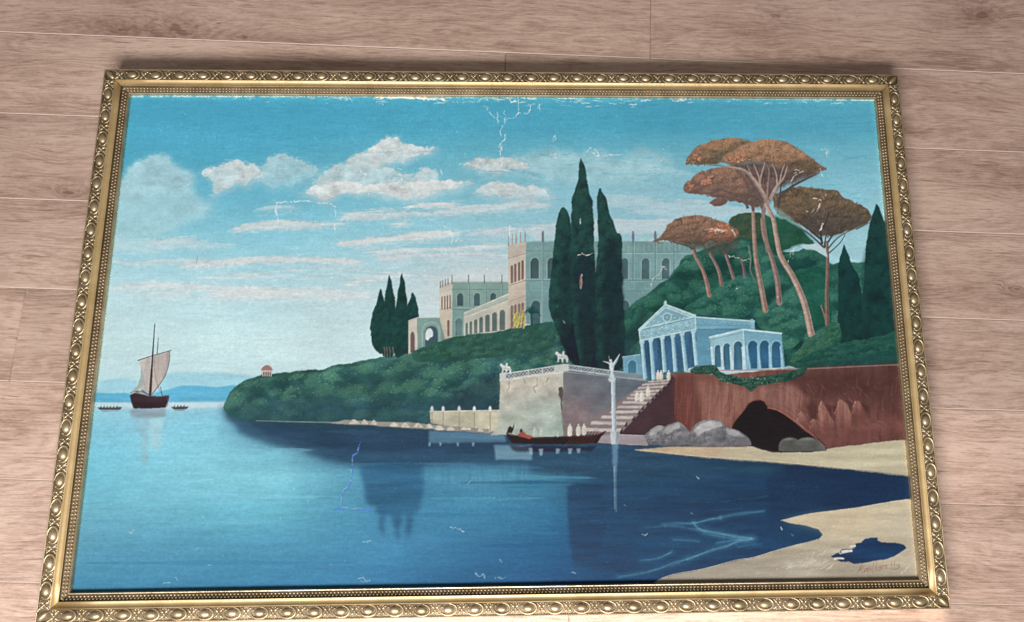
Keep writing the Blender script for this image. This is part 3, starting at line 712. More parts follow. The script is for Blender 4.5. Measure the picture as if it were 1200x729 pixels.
    # ---- left cypresses
    def cypress(fr, pts, dark=(30, 58, 62), mid=(38, 72, 72), light=(54, 98, 90), n=60, r=4.5):
        foliage(fr, pts, dark, mid, light, n, r, 1.3, 12, .9, True, (-.9, -.2), .5)
    g = G(1, 1)
    cypress(g, [(586, 626), (604, 690), (612, 760), (612, 860), (590, 930), (552, 900), (534, 830), (545, 750), (568, 680)], n=30, r=3.5)
    cypress(g, [(737, 640), (755, 690), (762, 750), (756, 840), (720, 930), (680, 900), (690, 760), (714, 690)], n=30, r=3.5)
    cypress(g, [(626, 556), (642, 620), (652, 700), (660, 800), (650, 930), (600, 945), (575, 860), (590, 760), (606, 650)], n=45, r=3.5)
    cypress(g, [(685, 552), (700, 620), (710, 700), (722, 800), (715, 910), (660, 945), (636, 850), (648, 740), (664, 640)], n=45, r=3.5)
    for x in (600, 612, 625, 640):
        line(G(1, 2), [(x, 172), (x + 4, 195), (x + 2, 220)], 1.2, .8, (124, 112, 108), .8)
    # ---- palace
    lit, litd, sh, shd, win = (196, 192, 180), (164, 152, 142), (128, 156, 152), (100, 130, 130), (70, 92, 98)
    def arch(fr, x, yb, w, yt, col, rim=None, lean=0.):
        h = w / 2
        o = [(x - h, yb), (x - h, yt + h)] + [(x - h * math.cos(k * math.pi / 8), yt + h - h * math.sin(k * math.pi / 8)) for k in range(1, 8)] + [(x + h, yt + h), (x + h, yb + lean)]
        if rim:
            q = [(x + (a - x) * 1.32, yb if b >= yb - .01 else yt + h + (b - yt - h) * 1.25) for a, b in o]
            P(fr, q, rim, .9, 0, .4)
        P(fr, o, col, 1, 0, .4, grad=None, var=.05)
        line(fr, [(x - h, yb), (x - h, yt + h)], .7, .7, tuple(int(v * .7) for v in col), .7, False)
    # far wing right of the tower
    g = G(2, 1)
    P(g, [(60, 405), (700, 403), (1000, 408), (1000, 728), (60, 728)], (126, 162, 166), grad=(600, 283, 600, 360, (112, 148, 152)), var=.03)
    P(g, [(60, 405), (1000, 405), (1000, 452), (60, 452)], (118, 152, 154))
    line(g, [(60, 405), (400, 403), (830, 406)], .8, .8, (150, 172, 172), .8, False)
    line(g, [(60, 455), (830, 455)], 1, 1, (98, 132, 136), .7, False)
    line(g, [(60, 584), (830, 578)], 1.2, 1.2, (150, 178, 178), .8, False)
    line(g, [(60, 589), (830, 583)], .8, .8, (90, 122, 126), .7, False)
    line(g, [(60, 640), (780, 636)], .8, .8, (100, 134, 138), .5, False)
    for k in range(64):
        x = 66 + k * 12
        line(g, [(x, 412), (x, 446)], .7, .7, [(142, 172, 172), (96, 130, 134)][k % 2], .45, False)
    line(g, [(60, 460), (830, 460)], 1.2, 1.2, (154, 180, 180), .8, False); line(g, [(60, 596), (830, 590)], 1., 1., (146, 174, 174), .6, False)
    for k in range(40):
        line(g, [(70 + k * 19, 640), (70 + k * 19, 720)], .6, .6, (104, 138, 142), .25, False)
    for x in (106, 178, 528, 627, 722):
        arch(g, x, 580, 34, 482, (78, 104, 112), (142, 172, 172))
    for x in (106, 178, 528):
        arch(g, x, 735, 44, 680, (74, 100, 110), (138, 168, 168))
    for x in (145, 568, 672, 760):
        line(g, [(x, 360), (x, 580)], 1.4, 1.4, (100, 130, 134), .8, False)
        line(g, [(x + 5, 400), (x + 5, 580)], .8, .8, (148, 176, 176), .7, False)
        P(g, [(x - 4, 408), (x - 6, 380), (x - 4, 360), (x, 352), (x + 4, 360), (x + 6, 380), (x + 4, 408)], (110, 116, 122))
    for x in (330, 560, 640, 700):
        line(g, [(x - 14, 600), (x + 14, 600), (x + 14, 624), (x - 14, 624), (x - 14, 600)], .6, .6, (150, 176, 178), .6, False)
    # gate
    P(Z3, [(132, 512), (280, 510), (300, 640), (132, 692)], sh, grad=(489, 372, 520, 405, (112, 140, 138)))
    P(Z3, [(85, 530), (132, 512), (132, 692), (85, 706)], lit)
    line(Z3, [(85, 528), (132, 511), (280, 510)], .9, .9, (206, 206, 198), .9, False)
    P(Z3, [(96, 700), (96, 600), (104, 584), (114, 592), (118, 606), (118, 696)], (110, 92, 92))
    arch(Z3, 206, 668, 78, 540, (120, 148, 146), (142, 168, 164))
    arch(Z3, 208, 665, 66, 556, (66, 88, 98))
    P(Z3, [(176, 625), (176, 600), (182, 578), (196, 568), (210, 575), (216, 595), (212, 612), (198, 620), (190, 632)], (206, 216, 220), 1, .3, .5, True)
    # left tower
    P(Z3, [(250, 345), (318, 335), (318, 612), (282, 632), (252, 520)], lit, grad=(515, 340, 528, 395, (184, 172, 158)))
    P(Z3, [(318, 320), (626, 320), (626, 450), (382, 490), (382, 612), (318, 612)], sh, grad=(540, 330, 530, 395, (112, 144, 142)))
    P(Z3, [(250, 345), (318, 320), (318, 362), (250, 385)], (186, 184, 176))
    line(Z3, [(318, 321), (626, 320)], 1, 1, (156, 176, 172), .9, False)
    line(Z3, [(318, 360), (626, 362)], .9, .9, (98, 126, 126), .7, False)
    line(Z3, [(252, 472), (318, 458)], 1, 1, (150, 140, 132), .8, False); line(Z3, [(318, 458), (470, 462)], 1, 1, (158, 178, 174), .8, False)
    line(Z3, [(318, 466), (460, 470)], .7, .7, (92, 120, 122), .7, False)
    for x in (264, 279, 293, 307):
        line(Z3, [(x, 466 - (x - 264) * .12), (x, 402 - (x - 264) * .18)], 1.6, 1.6, (116, 100, 98), .95, False)
        line(Z3, [(x - 6, 470), (x - 6, 396)], .7, .7, (208, 202, 190), .7, False)
    line(Z3, [(298, 605), (298, 530)], 2.6, 2.6, (112, 98, 96), .95, False)
    for x in (256, 268, 283, 297, 318, 406, 491, 584):
        yb, h = (352 - (x - 250) * .4, 32) if x < 318 else (330, 46)
        line(Z3, [(x, yb), (x, yb - h)], 1.5, 1.0, (136, 130, 126) if x < 330 else (112, 126, 126), 1, False)
    for x in (362, 452, 538):
        arch(Z3, x, 448 if x < 500 else 420, 30, 380, win, (146, 170, 166))
        line(Z3, [(x + 48, 330), (x + 48, 450 - max(0, x - 400) * .3)], 1.1, 1.1, (98, 126, 126), .7, False)
        line(Z3, [(x + 44, 330), (x + 44, 450 - max(0, x - 400) * .3)], .7, .7, (152, 174, 170), .6, False)
    arch(Z3, 356, 606, 36, 512, (92, 118, 120), (142, 166, 162))
    # main tower
    P(Z3, [(617, 125), (712, 105), (712, 545), (650, 570), (620, 575)], lit, grad=(600, 290, 612, 380, (186, 172, 160)))
    P(Z3, [(712, 106), (880, 106), (880, 560), (712, 545)], (126, 160, 162), grad=(620, 283, 640, 380, (112, 146, 150)))
    P(Z3, [(617, 130), (712, 104), (712, 168), (617, 190)], (190, 184, 174))
    line(Z3, [(617, 195), (712, 168)], .9, .9, (150, 136, 126), .8, False); line(Z3, [(712, 156), (880, 156)], 1, 1, (98, 130, 134), .7, False)
    line(Z3, [(712, 106), (880, 106)], 1, 1, (152, 178, 176), .9, False)
    line(Z3, [(625, 340), (712, 312)], 1, 1, (148, 130, 122), .8, False); line(Z3, [(712, 306), (880, 308)], 1.2, 1.2, (152, 180, 180), .9, False)
    line(Z3, [(712, 313), (880, 314)], .8, .8, (92, 124, 128), .7, False)
    line(Z3, [(622, 425), (712, 395)], 1, 1, (148, 134, 124), .6, False); line(Z3, [(620, 450), (712, 428)], .8, .8, (210, 202, 190), .6, False)
    for i, x in enumerate((637, 656, 676, 695)):
        y0, y1 = 232 - i * 9, 330 - i * 7
        P(Z3, [(x - 7, y1), (x - 7, y0 + 6), (x, y0), (x + 7, y0 + 4), (x + 7, y1 - 4)], (120, 100, 96))
        line(Z3, [(x + 10, y1 - 3), (x + 10, y0 + 4)], .8, .8, (214, 206, 194), .8, False)
        P(Z3, [(x - 7, 570), (x - 7, 452 - i * 5), (x, 444 - i * 5), (x + 7, 450 - i * 5), (x + 7, 562)], (128, 112, 106))
    for x, yb in ((620, 128), (640, 122), (660, 116), (684, 110), (708, 104)):
        line(Z3, [(x, yb), (x, yb - 52)], 1.6, 1.0, (160, 148, 140), 1, False)
    line(Z3, [(803, 108), (803, 56)], 2.2, 1.4, (112, 116, 120), 1, False)
    line(Z3, [(803, 108), (803, 310)], 1.1, 1.1, (100, 132, 136), .7, False); line(Z3, [(798, 108), (798, 540)], .8, .8, (152, 178, 178), .6, False)
    arch(Z3, 760, 302, 42, 192, win, (146, 174, 172)); arch(Z3, 850, 302, 42, 192, win, (146, 174, 172))
    arch(Z3, 766, 560, 46, 420, (70, 98, 106), (142, 170, 168))
    line(Z3, [(742, 330), (780, 330), (780, 366), (742, 366), (742, 330)], .6, .6, (152, 178, 178), .6, False)
    # loggia
    P(Z3, [(382, 488), (620, 388), (622, 580), (382, 612)], (180, 184, 174), grad=(545, 370, 595, 370, (190, 188, 176)))
    P(Z3, [(382, 486), (620, 384), (620, 418), (382, 512)], (152, 166, 160))
    for k in range(26):
        t = k / 25; x = 384 + 234 * t; y = 488 - 101 * t
        line(Z3, [(x, y + 2), (x + 2, y + 22)], .7, .7, (198, 200, 192), .8, False)
    line(Z3, [(382, 487), (620, 385)], 1.2, 1.2, (204, 204, 194), .95, False); line(Z3, [(382, 512), (620, 420)], 1.2, 1.2, (202, 200, 190), .9, False)
    for x, w, yt in ((397, 11, 538), (420, 14, 530), (445, 16, 520), (474, 18, 508), (508, 22, 494), (546, 25, 482), (587, 27, 468)):
        arch(Z3, x, 604 - (x - 397) * .14, w, yt, (96, 112, 112), (206, 202, 190))
    # bushes and palm in front of the palace
    foliage(I0, [(486, 411), (520, 399), (548, 392), (580, 389), (612, 383), (645, 376), (652, 392), (640, 410), (560, 420), (490, 424)], (44, 78, 76), (56, 96, 84), (94, 136, 104), 70, 6, .7, 14, 1.2)
    for k in range(16):
        th = -2.9 + k * .19; L = rng.uniform(34, 58)
        line(Z3, [(742, 492), (742 + L * .6 * math.cos(th), 492 + L * .75 * math.sin(th) - 4), (742 + L * math.cos(th), 492 + L * .8 * math.sin(th) + 14)], 1.6, .5, (40, 76, 76), .9)
    for k in range(16):
        x = rng.uniform(645, 705); y = rng.uniform(475, 550)
        line(Z3, [(x, y + 18), (x + 5, y), (x + rng.uniform(-12, 16), y - 14)], 2., .8, (190, 186, 96), .85)
    line(Z3, [(740, 495), (744, 550)], 2, 2.6, (48, 72, 74), .9)
    # ---- wooded hill on the right
    foliage(Z2, [(380, 140), (410, 80), (440, 45), (520, 32), (600, 50), (640, 56), (700, 90), (755, 140), (775, 165), (700, 170), (600, 215), (480, 215), (400, 200)], (44, 72, 66), (66, 84, 66), (116, 106, 76), 90, 7, .8, 14)
    P(Z2, [(560, 60), (650, 50), (720, 90), (765, 150), (775, 166), (680, 180), (600, 220), (560, 180)], (38, 88, 76), .7, 2, 3, True, .06, 'lump')
    foliage(Z2, [(-60, 500), (0, 432), (60, 385), (110, 345), (180, 298), (222, 228), (262, 208), (312, 190), (370, 165), (420, 140), (520, 150), (620, 190), (690, 200), (760, 185), (825, 215), (850, 250), (900, 245), (1000, 245), (1080, 260), (1180, 300), (1230, 680), (680, 690), (620, 700), (200, 560), (60, 560), (-40, 660)], (40, 78, 76), (52, 100, 88), (84, 134, 112), 430, 9, .8, 15, 1.4)
    crowns(Z2([(0, 436), (60, 389), (110, 349), (180, 302), (222, 232), (312, 194), (420, 150), (520, 160), (620, 200), (760, 195), (825, 225), (850, 262), (1000, 255), (1180, 310), (1200, 560), (900, 560), (680, 640), (560, 560), (300, 500), (60, 540)]), 120, 10, (38, 76, 76), (52, 102, 90), (88, 140, 116))
    crowns(Z2([(10, 446), (110, 359), (222, 245), (312, 206), (420, 170), (620, 212), (760, 205), (850, 275), (1000, 265), (1170, 330), (1180, 540), (900, 550), (680, 620), (560, 550), (300, 490), (60, 530)]), 46, 17, (32, 64, 68), (52, 102, 90), (92, 146, 120))
    P(Z2, [(200, 470), (280, 420), (420, 430), (560, 470), (640, 520), (660, 680), (520, 520), (400, 480), (280, 480)], (30, 48, 58), .6, 2, 5, True, .04, 'lump')
    P(Z2, [(300, 300), (420, 250), (520, 280), (560, 330), (480, 330), (360, 340)], (32, 60, 62), .45, 2, 5, True, .04, 'lump')
    P(Z2, [(-50, 560), (0, 520), (40, 460), (70, 470), (40, 540), (30, 620), (-40, 690)], (34, 50, 60), .6, 2, 4, True, .04, 'lump')
    foliage(Z2, [(230, 440), (300, 395), (400, 330), (470, 300), (540, 330), (545, 400), (520, 440), (480, 480), (380, 480), (260, 470)], (40, 80, 78), (54, 104, 90), (88, 138, 114), 90, 8, .8, 15)
    foliage(Z2, [(520, 470), (600, 420), (660, 380), (700, 390), (735, 440), (745, 540), (700, 600), (660, 640), (560, 530)], (40, 80, 78), (56, 104, 92), (92, 140, 116), 80, 8, .8, 15)
    foliage(Z2, [(690, 300), (780, 260), (830, 290), (850, 400), (850, 490), (770, 520), (740, 420)], (32, 76, 70), (40, 88, 78), (56, 106, 90), 70, 8, .8, 14)
    sl, m = mask(Z2([(-60, 500), (0, 432), (110, 345), (235, 245), (420, 140), (690, 200), (825, 215), (1080, 260), (1180, 300), (1200, 560), (680, 690), (620, 700), (200, 560), (60, 560), (-40, 660)]), 1.3, 2, True); IMG[sl] *= (1 + .12 * N_LOBE[sl] * m)[..., None]
    crowns(Z2([(230, 440), (300, 398), (400, 335), (470, 306), (540, 335), (545, 400), (520, 440), (480, 475), (380, 475), (260, 468)]), 16, 11, (38, 74, 74), (54, 104, 92), (92, 142, 118))
    crowns(Z2([(520, 470), (600, 424), (660, 386), (700, 396), (735, 440), (745, 540), (700, 600), (660, 640), (560, 530)]), 16, 11, (40, 78, 76), (58, 108, 94), (96, 146, 120))
    # ---- tall cypresses
    g = G(2, 1)
    D, M, L = (33, 52, 59), (40, 72, 72), (62, 108, 98)
    P(g, [(215, 640), (300, 560), (500, 560), (520, 640), (524, 900), (510, 1000), (330, 1000), (240, 900)], (34, 44, 58), 1, 1, 1.2, True)
    cypress(g, [(240, 243), (262, 270), (276, 320), (281, 450), (290, 620), (290, 760), (250, 860), (215, 830), (180, 740), (173, 640), (190, 480), (206, 330), (222, 268)], D, M, L, 170, 5.5)
    cypress(g, [(414, 155), (440, 200), (466, 290), (490, 360), (508, 370), (517, 430), (514, 620), (526, 760), (510, 980), (400, 980), (380, 760), (386, 600), (402, 420), (398, 230), (404, 180)], D, M, L, 260, 5.5)
    cypress(g, [(326, 12), (346, 80), (362, 170), (380, 235), (384, 400), (390, 560), (388, 760), (380, 960), (320, 980), (285, 760), (268, 560), (274, 380), (282, 210), (300, 150), (314, 70)], D, M, L, 290, 5.5)
    P(g, [(300, 500), (380, 480), (392, 800), (400, 980), (330, 980), (310, 760)], (34, 42, 58), .6, 1.5, 4, True)
    P(g, [(440, 420), (500, 420), (520, 760), (510, 980), (430, 980), (420, 700)], (33, 42, 56), .6, 1.5, 4, True)
    P(g, [(225, 500), (280, 480), (288, 760), (270, 900), (220, 840)], (33, 46, 58), .5, 1.5, 4, True)
    # ---- umbrella pines: limbs first, then crowns, then the pale trunks
    br, pale = (96, 84, 82), (164, 146, 138)
    oD, oM, oL = (88, 74, 66), (134, 106, 88), (178, 140, 112)
    P(Z1, [(250, 225), (330, 228), (430, 238), (520, 258), (620, 285), (740, 275), (700, 295), (620, 320), (540, 345), (500, 380), (470, 430), (430, 470), (400, 420), (380, 360), (330, 300), (260, 262)], (92, 84, 82), .9, 2, 2.5, True, .08, 'fine')
    cr = dict(flat=.6, dabs=18, warp=1.6, a=.6, topl=.75)
    foliage(G(2, 1), [(662, 404), (700, 376), (735, 325), (800, 290), (870, 280), (940, 292), (975, 315), (960, 370), (900, 412), (800, 414), (720, 398)], (96, 80, 72), (136, 108, 92), (172, 136, 114), 70, 5.5, **cr)
    foliage(G(2, 1), [(905, 350), (940, 318), (1000, 312), (1050, 345), (1062, 385), (1000, 420), (930, 400)], (104, 84, 72), (150, 100, 82), (204, 130, 104), 40, 4.5, **cr)
    P(G(2, 1), [(800, 400), (860, 400), (1050, 390), (1060, 430), (980, 460), (900, 440), (820, 424)], (70, 72, 66), .7, 2, 3, True, .06, 'fine')
    foliage(Z1, [(480, 410), (560, 374), (640, 358), (720, 368), (810, 374), (885, 428), (960, 458), (1012, 515), (995, 552), (930, 582), (850, 606), (760, 625), (690, 600), (640, 565), (560, 530), (500, 490)], (78, 72, 66), (104, 90, 74), (150, 116, 84), 130, 6, **cr)
    P(Z1, [(640, 500), (760, 480), (900, 500), (1000, 545), (930, 582), (850, 606), (760, 625), (680, 592)], (74, 70, 70), .55, 2, 3, True, .07, 'fine')
    foliage(Z1, [(5, 355), (50, 310), (110, 272), (200, 255), (330, 262), (450, 320), (470, 400), (400, 470), (300, 440), (200, 428), (100, 400), (18, 388)], (94, 80, 76), (130, 104, 92), (180, 134, 110), 120, 6, **cr)
    foliage(Z1, [(140, 452), (180, 424), (240, 428), (230, 452), (180, 462)], (96, 80, 78), (120, 90, 84), (150, 106, 92), 8, 4, **cr)
    foliage(Z1, [(20, 215), (60, 158), (140, 118), (240, 98), (345, 112), (370, 140), (320, 190), (220, 230), (130, 238), (32, 242)], (92, 86, 74), (142, 114, 92), (190, 142, 112), 100, 6, **cr)
    P(Z1, [(140, 220), (200, 170), (300, 118), (350, 118), (330, 150), (230, 200), (200, 236)], (78, 82, 68), .55, 1.5, 3, True, .06, 'fine')
    P(Z1, [(330, 250), (440, 230), (560, 260), (700, 275), (600, 330), (500, 380), (420, 470), (360, 400)], (96, 78, 78), .75, 2, 5, True, .08, 'fine')
    foliage(Z1, [(205, 218), (255, 168), (340, 132), (440, 103), (540, 112), (612, 150), (665, 192), (725, 232), (772, 266), (700, 288), (600, 280), (500, 250), (420, 232), (330, 228), (270, 246)], (104, 86, 74), (154, 122, 98), (194, 150, 120), 150, 6, **cr)
    P(Z1, [(540, 240), (640, 215), (760, 262), (700, 288), (620, 300), (560, 300)], (84, 76, 68), .65, 1.5, 2.5, True, .06, 'fine')
    for fr_, pts_, n_ in ((Z1, [(208, 222), (240, 185), (300, 160), (335, 185), (320, 225), (270, 243)], 60), (Z1, [(22, 218), (50, 185), (110, 170), (100, 225), (35, 238)], 22), (Z1, [(90, 345), (120, 310), (160, 300), (165, 330), (120, 358)], 26), (G(2, 1), [(930, 350), (960, 320), (1010, 318), (1030, 350), (980, 380)], 34), (Z1, [(8, 360), (40, 325), (60, 350), (30, 384)], 16)):
        for x, y in pts_in(fr_(pts_), n_):
            dab(x, y, rng.uniform(1., 2.2), rng.uniform(.7, 1.4), rng.uniform(-.6, .4), C([(198, 132, 106), (186, 122, 98), (210, 150, 122)][rng.randint(3)]), .7)
    def strands(fr, poly, hub, cd, cm, cl, n):
        q = np.array(fr(poly), float); h = np.array(fr([hub])[0]); y0, y1 = q[:, 1].min(), q[:, 1].max()
        for x, y in pts_in(q, n):
            d = np.array([x, y]) - h; d = d / max(np.hypot(*d), 1e-3); t = (y - y0) / (y1 - y0)
            L = rng.uniform(2.5, 6.5); k = np.clip(1.0 - 1.15 * t + rng.normal(0, .22), 0, 1)
            c = (np.array(cd) * (1 - 2 * k) + np.array(cm) * 2 * k) if k < .5 else (np.array(cm) * (2 - 2 * k) + np.array(cl) * (2 * k - 1))
            bend = rng.normal(0, .5)
            if rng.uniform() < .12:
                j = rng.randint(len(q)); e = q[j] + (q[(j + 1) % len(q)] - q[j]) * rng.uniform() + rng.normal(0, 1.1, 2); o_ = (e - h) / max(np.hypot(*(e - h)), 1e-3)
                line(I0, [tuple(e - o_ * 2.5), tuple(e), tuple(e + o_ * rng.uniform(.5, 3.) + np.array([0, .5]))], rng.uniform(1., 2.2), .4, tuple(np.array(cd) * .5 + np.array(cm) * .5), .7, True, .6)
            line(I0, [(x - d[0] * L * .5, y - d[1] * L * .5), (x + bend, y), (x + d[0] * L * .5, y + d[1] * L * .5 + .6)], rng.uniform(.5, 1.3), .4, tuple(c), .55, True, .45)
    strands(Z1, [(25, 215), (60, 160), (140, 120), (240, 102), (340, 118), (360, 140), (300, 190), (220, 226), (130, 234), (36, 238)], (250, 420), (92, 84, 74), (142, 114, 92), (190, 144, 114), 160)
    strands(Z1, [(10, 355), (50, 312), (110, 275), (200, 260), (330, 268), (440, 320), (450, 390), (390, 440), (300, 430), (200, 420), (100, 394), (22, 384)], (380, 560), (90, 80, 76), (130, 106, 94), (178, 134, 110), 220)
    strands(Z1, [(485, 412), (560, 378), (640, 362), (720, 372), (810, 378), (880, 432), (955, 462), (1005, 515), (990, 548), (930, 576), (850, 598), (760, 615), (690, 592), (640, 560), (560, 525), (505, 485)], (745, 700), (76, 74, 70), (116, 104, 88), (154, 128, 100), 300)
    strands(G(2, 1), [(668, 402), (704, 376), (738, 328), (800, 294), (870, 284), (940, 296), (970, 316), (1040, 345), (1056, 385), (960, 405), (900, 412), (800, 410), (720, 396)], (870, 560), (94, 80, 74), (138, 110, 94), (172, 138, 116), 200)
    strands(Z1, [(210, 218), (258, 170), (340, 135), (440, 107), (540, 116), (608, 152), (660, 194), (720, 234), (765, 266), (700, 284), (600, 276), (500, 252), (420, 236), (330, 232), (272, 246)], (470, 480), (104, 88, 76), (158, 126, 102), (194, 154, 124), 260)
    strands(Z1, [(330, 245), (440, 228), (560, 255), (720, 270), (640, 320), (540, 345), (440, 330), (380, 300)], (470, 480), (72, 62, 62), (98, 82, 78), (128, 104, 94), 160)
    for pts, w0, w1, c in [
        ([(345, 470), (335, 430), (270, 400), (190, 370)], 3, 1, br), ([(380, 480), (360, 400), (340, 340), (310, 290)], 3, 1, br), ([(380, 500), (370, 440), (385, 380), (365, 320)], 3, 1, br),
        ([(350, 470), (320, 440), (240, 415), (160, 405)], 2.5, .8, br), ([(430, 480), (400, 420), (380, 350), (340, 290)], 3.5, 1.2, br), ([(430, 520), (440, 440), (400, 360), (345, 290), (260, 255), (130, 242)], 3.5, 1, (130, 116, 112)),
        ([(510, 470), (520, 420), (560, 375), (640, 330), (730, 285)], 3, 1, (78, 72, 74)), ([(508, 500), (518, 420), (525, 340), (500, 270)], 2.5, 1, (78, 72, 74)), ([(560, 375), (600, 345), (690, 300)], 2, 1, (78, 72, 74)),
        ([(455, 440), (430, 390), (390, 330), (330, 270), (230, 250)], 4, 1.2, pale), ([(470, 420), (500, 360), (540, 310), (560, 250)], 4, 1.2, pale), ([(415, 350), (405, 300), (380, 240)], 2.5, 1, pale),
        ([(410, 340), (425, 280), (440, 230)], 2.5, 1, pale), ([(450, 430), (455, 350), (462, 280), (450, 240)], 2.5, 1, (140, 122, 118)), ([(505, 350), (500, 290), (480, 240)], 2, .8, pale), ([(520, 330), (530, 280), (545, 240)], 2, .8, pale), ([(390, 330), (360, 280), (345, 240)], 1.6, .7, pale),
        ([(745, 660), (740, 600), (770, 540), (780, 500)], 3, 1, (64, 60, 66)), ([(740, 640), (690, 600), (640, 560), (600, 520)], 3, 1, (64, 60, 66)), ([(750, 680), (720, 650), (660, 600), (600, 570)], 2.5, 1, (74, 70, 74)),
        ([(760, 680), (800, 620), (840, 560), (860, 520)], 2.5, 1, (74, 68, 70)), ([(770, 700), (820, 640), (880, 600), (930, 580)], 2, .8, (92, 84, 84)), ([(775, 720), (840, 660), (870, 610)], 1.8, .8, (92, 84, 84)), ([(755, 690), (770, 610), (800, 560)], 2, 1, (74, 68, 70)),
        ([(930, 585), (960, 570), (1010, 545)], 1.5, .6, (84, 78, 76))]:
        line(Z1, pts, w0, w1, c, .95, True, .45)
    for pts, w0, w1 in [([(270, 210), (250, 180), (200, 165), (150, 150)], 3, .8), ([(268, 215), (262, 180), (240, 160)], 2, .8), ([(275, 210), (270, 175), (285, 158)], 2, .8), ([(345, 225), (320, 190), (295, 165)], 2.5, .8), ([(345, 220), (355, 180), (380, 160)], 2, .8),
                        ([(405, 225), (390, 195), (360, 175)], 2, .8), ([(405, 225), (415, 190), (450, 170)], 2, .8), ([(475, 245), (460, 215), (440, 190)], 2, .8), ([(350, 225), (335, 180), (330, 160)], 1.6, .7), ([(400, 215), (385, 180), (390, 160)], 1.6, .7)]:
        line(Z2, pts, w0, w1, (86, 76, 76), .95)
    for pts, w0, w1, c in [([(262, 195), (275, 225), (300, 270), (318, 320), (332, 386)], 3, 5, (150, 124, 116)), ([(335, 210), (358, 250), (375, 290), (384, 340)], 3, 4.6, (136, 116, 112)),
                           ([(402, 215), (415, 250), (436, 312)], 2.6, 4, (130, 112, 108)), ([(468, 235), (478, 265), (484, 305)], 2.6, 4, (118, 104, 104)),
                           ([(500, 175), (510, 230), (508, 280), (530, 330)], 1.8, 1.2, (110, 128, 122)), ([(520, 35), (524, 130), (533, 240), (552, 340), (572, 450)], 4, 6.6, (156, 134, 124)),
                           ([(558, 60), (566, 130), (598, 225), (622, 320), (632, 418)], 4, 6.6, (146, 124, 120)), ([(835, 160), (838, 250), (834, 380), (836, 510)], 3.4, 5, (124, 104, 98)), ([(810, 430), (822, 465), (830, 490)], 1.2, 2, (140, 116, 106)),
                           ([(576, 0), (605, 60), (618, 130), (638, 220), (690, 308), (738, 420), (768, 552)], 4.5, 8, (172, 150, 140))]:
        line(Z2, pts, w0, w1, c, 1)
        line(Z2, [(x + w1 * .8, y) for x, y in pts], w0 * .3, w1 * .38, tuple(int(v * .66) for v in c), .6)
        line(Z2, [(x - w1 * .7, y) for x, y in pts], w0 * .15, w1 * .22, tuple(min(255, int(v * 1.16)) for v in c), .5)
    line(Z1, [(430, 480), (432, 540), (440, 600), (455, 700)], 4, 5, (132, 114, 110), .9)
    # cypresses at the right edge, sky gap behind them
    cypress(Z2, [(908, 168), (925, 210), (945, 260), (972, 310), (984, 420), (988, 580), (890, 590), (884, 420), (884, 260), (895, 210)], (30, 52, 60), (34, 66, 68), (40, 78, 76), 90, 6)
    cypress(Z2, [(1048, -6), (1070, 40), (1110, 150), (1160, 350), (1190, 590), (985, 570), (985, 430), (994, 300), (1006, 150), (1028, 50)], (32, 52, 60), (36, 68, 70), (44, 82, 78), 170, 6)
    P(Z2, [(980, 300), (1000, 180), (1010, 300), (1000, 480), (990, 560), (986, 430)], (40, 64, 68), .5, 1, 2)
    foliage(Z2, [(676, 668), (720, 610), (790, 555), (830, 522), (888, 500), (894, 590), (820, 640), (720, 690)], (42, 78, 72), (58, 100, 84), (92, 134, 106), 60, 7, .7, 16)
    foliage(Z2, [(690, 690), (760, 640), (850, 600), (960, 578), (1060, 560), (1195, 530), (1215, 690), (900, 700)], (38, 72, 72), (46, 88, 80), (74, 118, 98), 110, 7, .55, 14)
    P(Z2, [(700, 700), (800, 672), (960, 650), (1140, 620), (1150, 700), (900, 705)], (38, 70, 74), .6, 2, 4)
    # ---- red cliff
    P(I0, [(725, 512), (745, 488), (787, 438), (812, 436), (840, 440), (900, 434), (960, 430), (1076, 425), (1084, 515), (1000, 524), (960, 530), (870, 528), (800, 520)], (124, 85, 77), 1, .6, .6, False, .05, 'vert', (820, 440, 1060, 470, (98, 69, 68)))
    P(I0, [(905, 436), (1000, 431), (1056, 427), (1060, 470), (1000, 470), (940, 466)], (84, 60, 60), .8, 2, 7, False, .05, 'lump')
    P(I0, [(790, 440), (815, 438), (820, 500), (800, 510), (786, 500)], (98, 66, 63), .8, 2, 4, False, .05, 'vert')
    P(I0, [(818, 446), (850, 452), (880, 456), (930, 450), (948, 470), (930, 490), (890, 470), (872, 480), (850, 500), (826, 500)], (142, 104, 96), .8, 2.5, 4, False, .05, 'vert')
    P(I0, [(935, 478), (985, 470), (1060, 490), (1062, 514), (1000, 522), (968, 522), (945, 505)], (118, 80, 77), .7, 2, 4, False, .05, 'lump')
    g = G(3, 2)
    tz = F(940, 440, 9.117)
    for pts in [[(225, 300), (300, 420), (350, 500), (375, 380), (385, 290), (330, 330)], [(450, 270), (530, 400), (545, 430), (550, 320), (500, 250)], [(60, 330), (90, 480), (160, 470), (175, 330), (120, 250)], [(640, 300), (700, 430), (740, 480), (720, 330)]]:
        P(tz, pts, (76, 54, 57), .7, 1.2, 1.6, False, .06, 'vert')
    for pts in [[(175, 560), (178, 420), (184, 330), (208, 276), (228, 300), (262, 360), (300, 430), (345, 510), (300, 620), (200, 640)], [(345, 400), (372, 350), (395, 245), (440, 268), (482, 315), (532, 405), (520, 530), (430, 640), (378, 540)], [(542, 412), (548, 330), (568, 280), (622, 284), (652, 345), (694, 425), (620, 445)], [(80, 590), (88, 500), (118, 468), (162, 470), (172, 565), (130, 620)], [(-60, 480), (-20, 380), (30, 420), (60, 560), (20, 560)]]:
        q = np.array(pts, float); ty = q[:, 1].min(); lo = q[:, 1].max(); sl, m = mask(tz(pts), .9, .7)
        fade = sstep(tz([(0, lo)])[0][1], tz([(0, ty + (lo - ty) * .45)])[0][1], GY[sl[0]])[:, None]
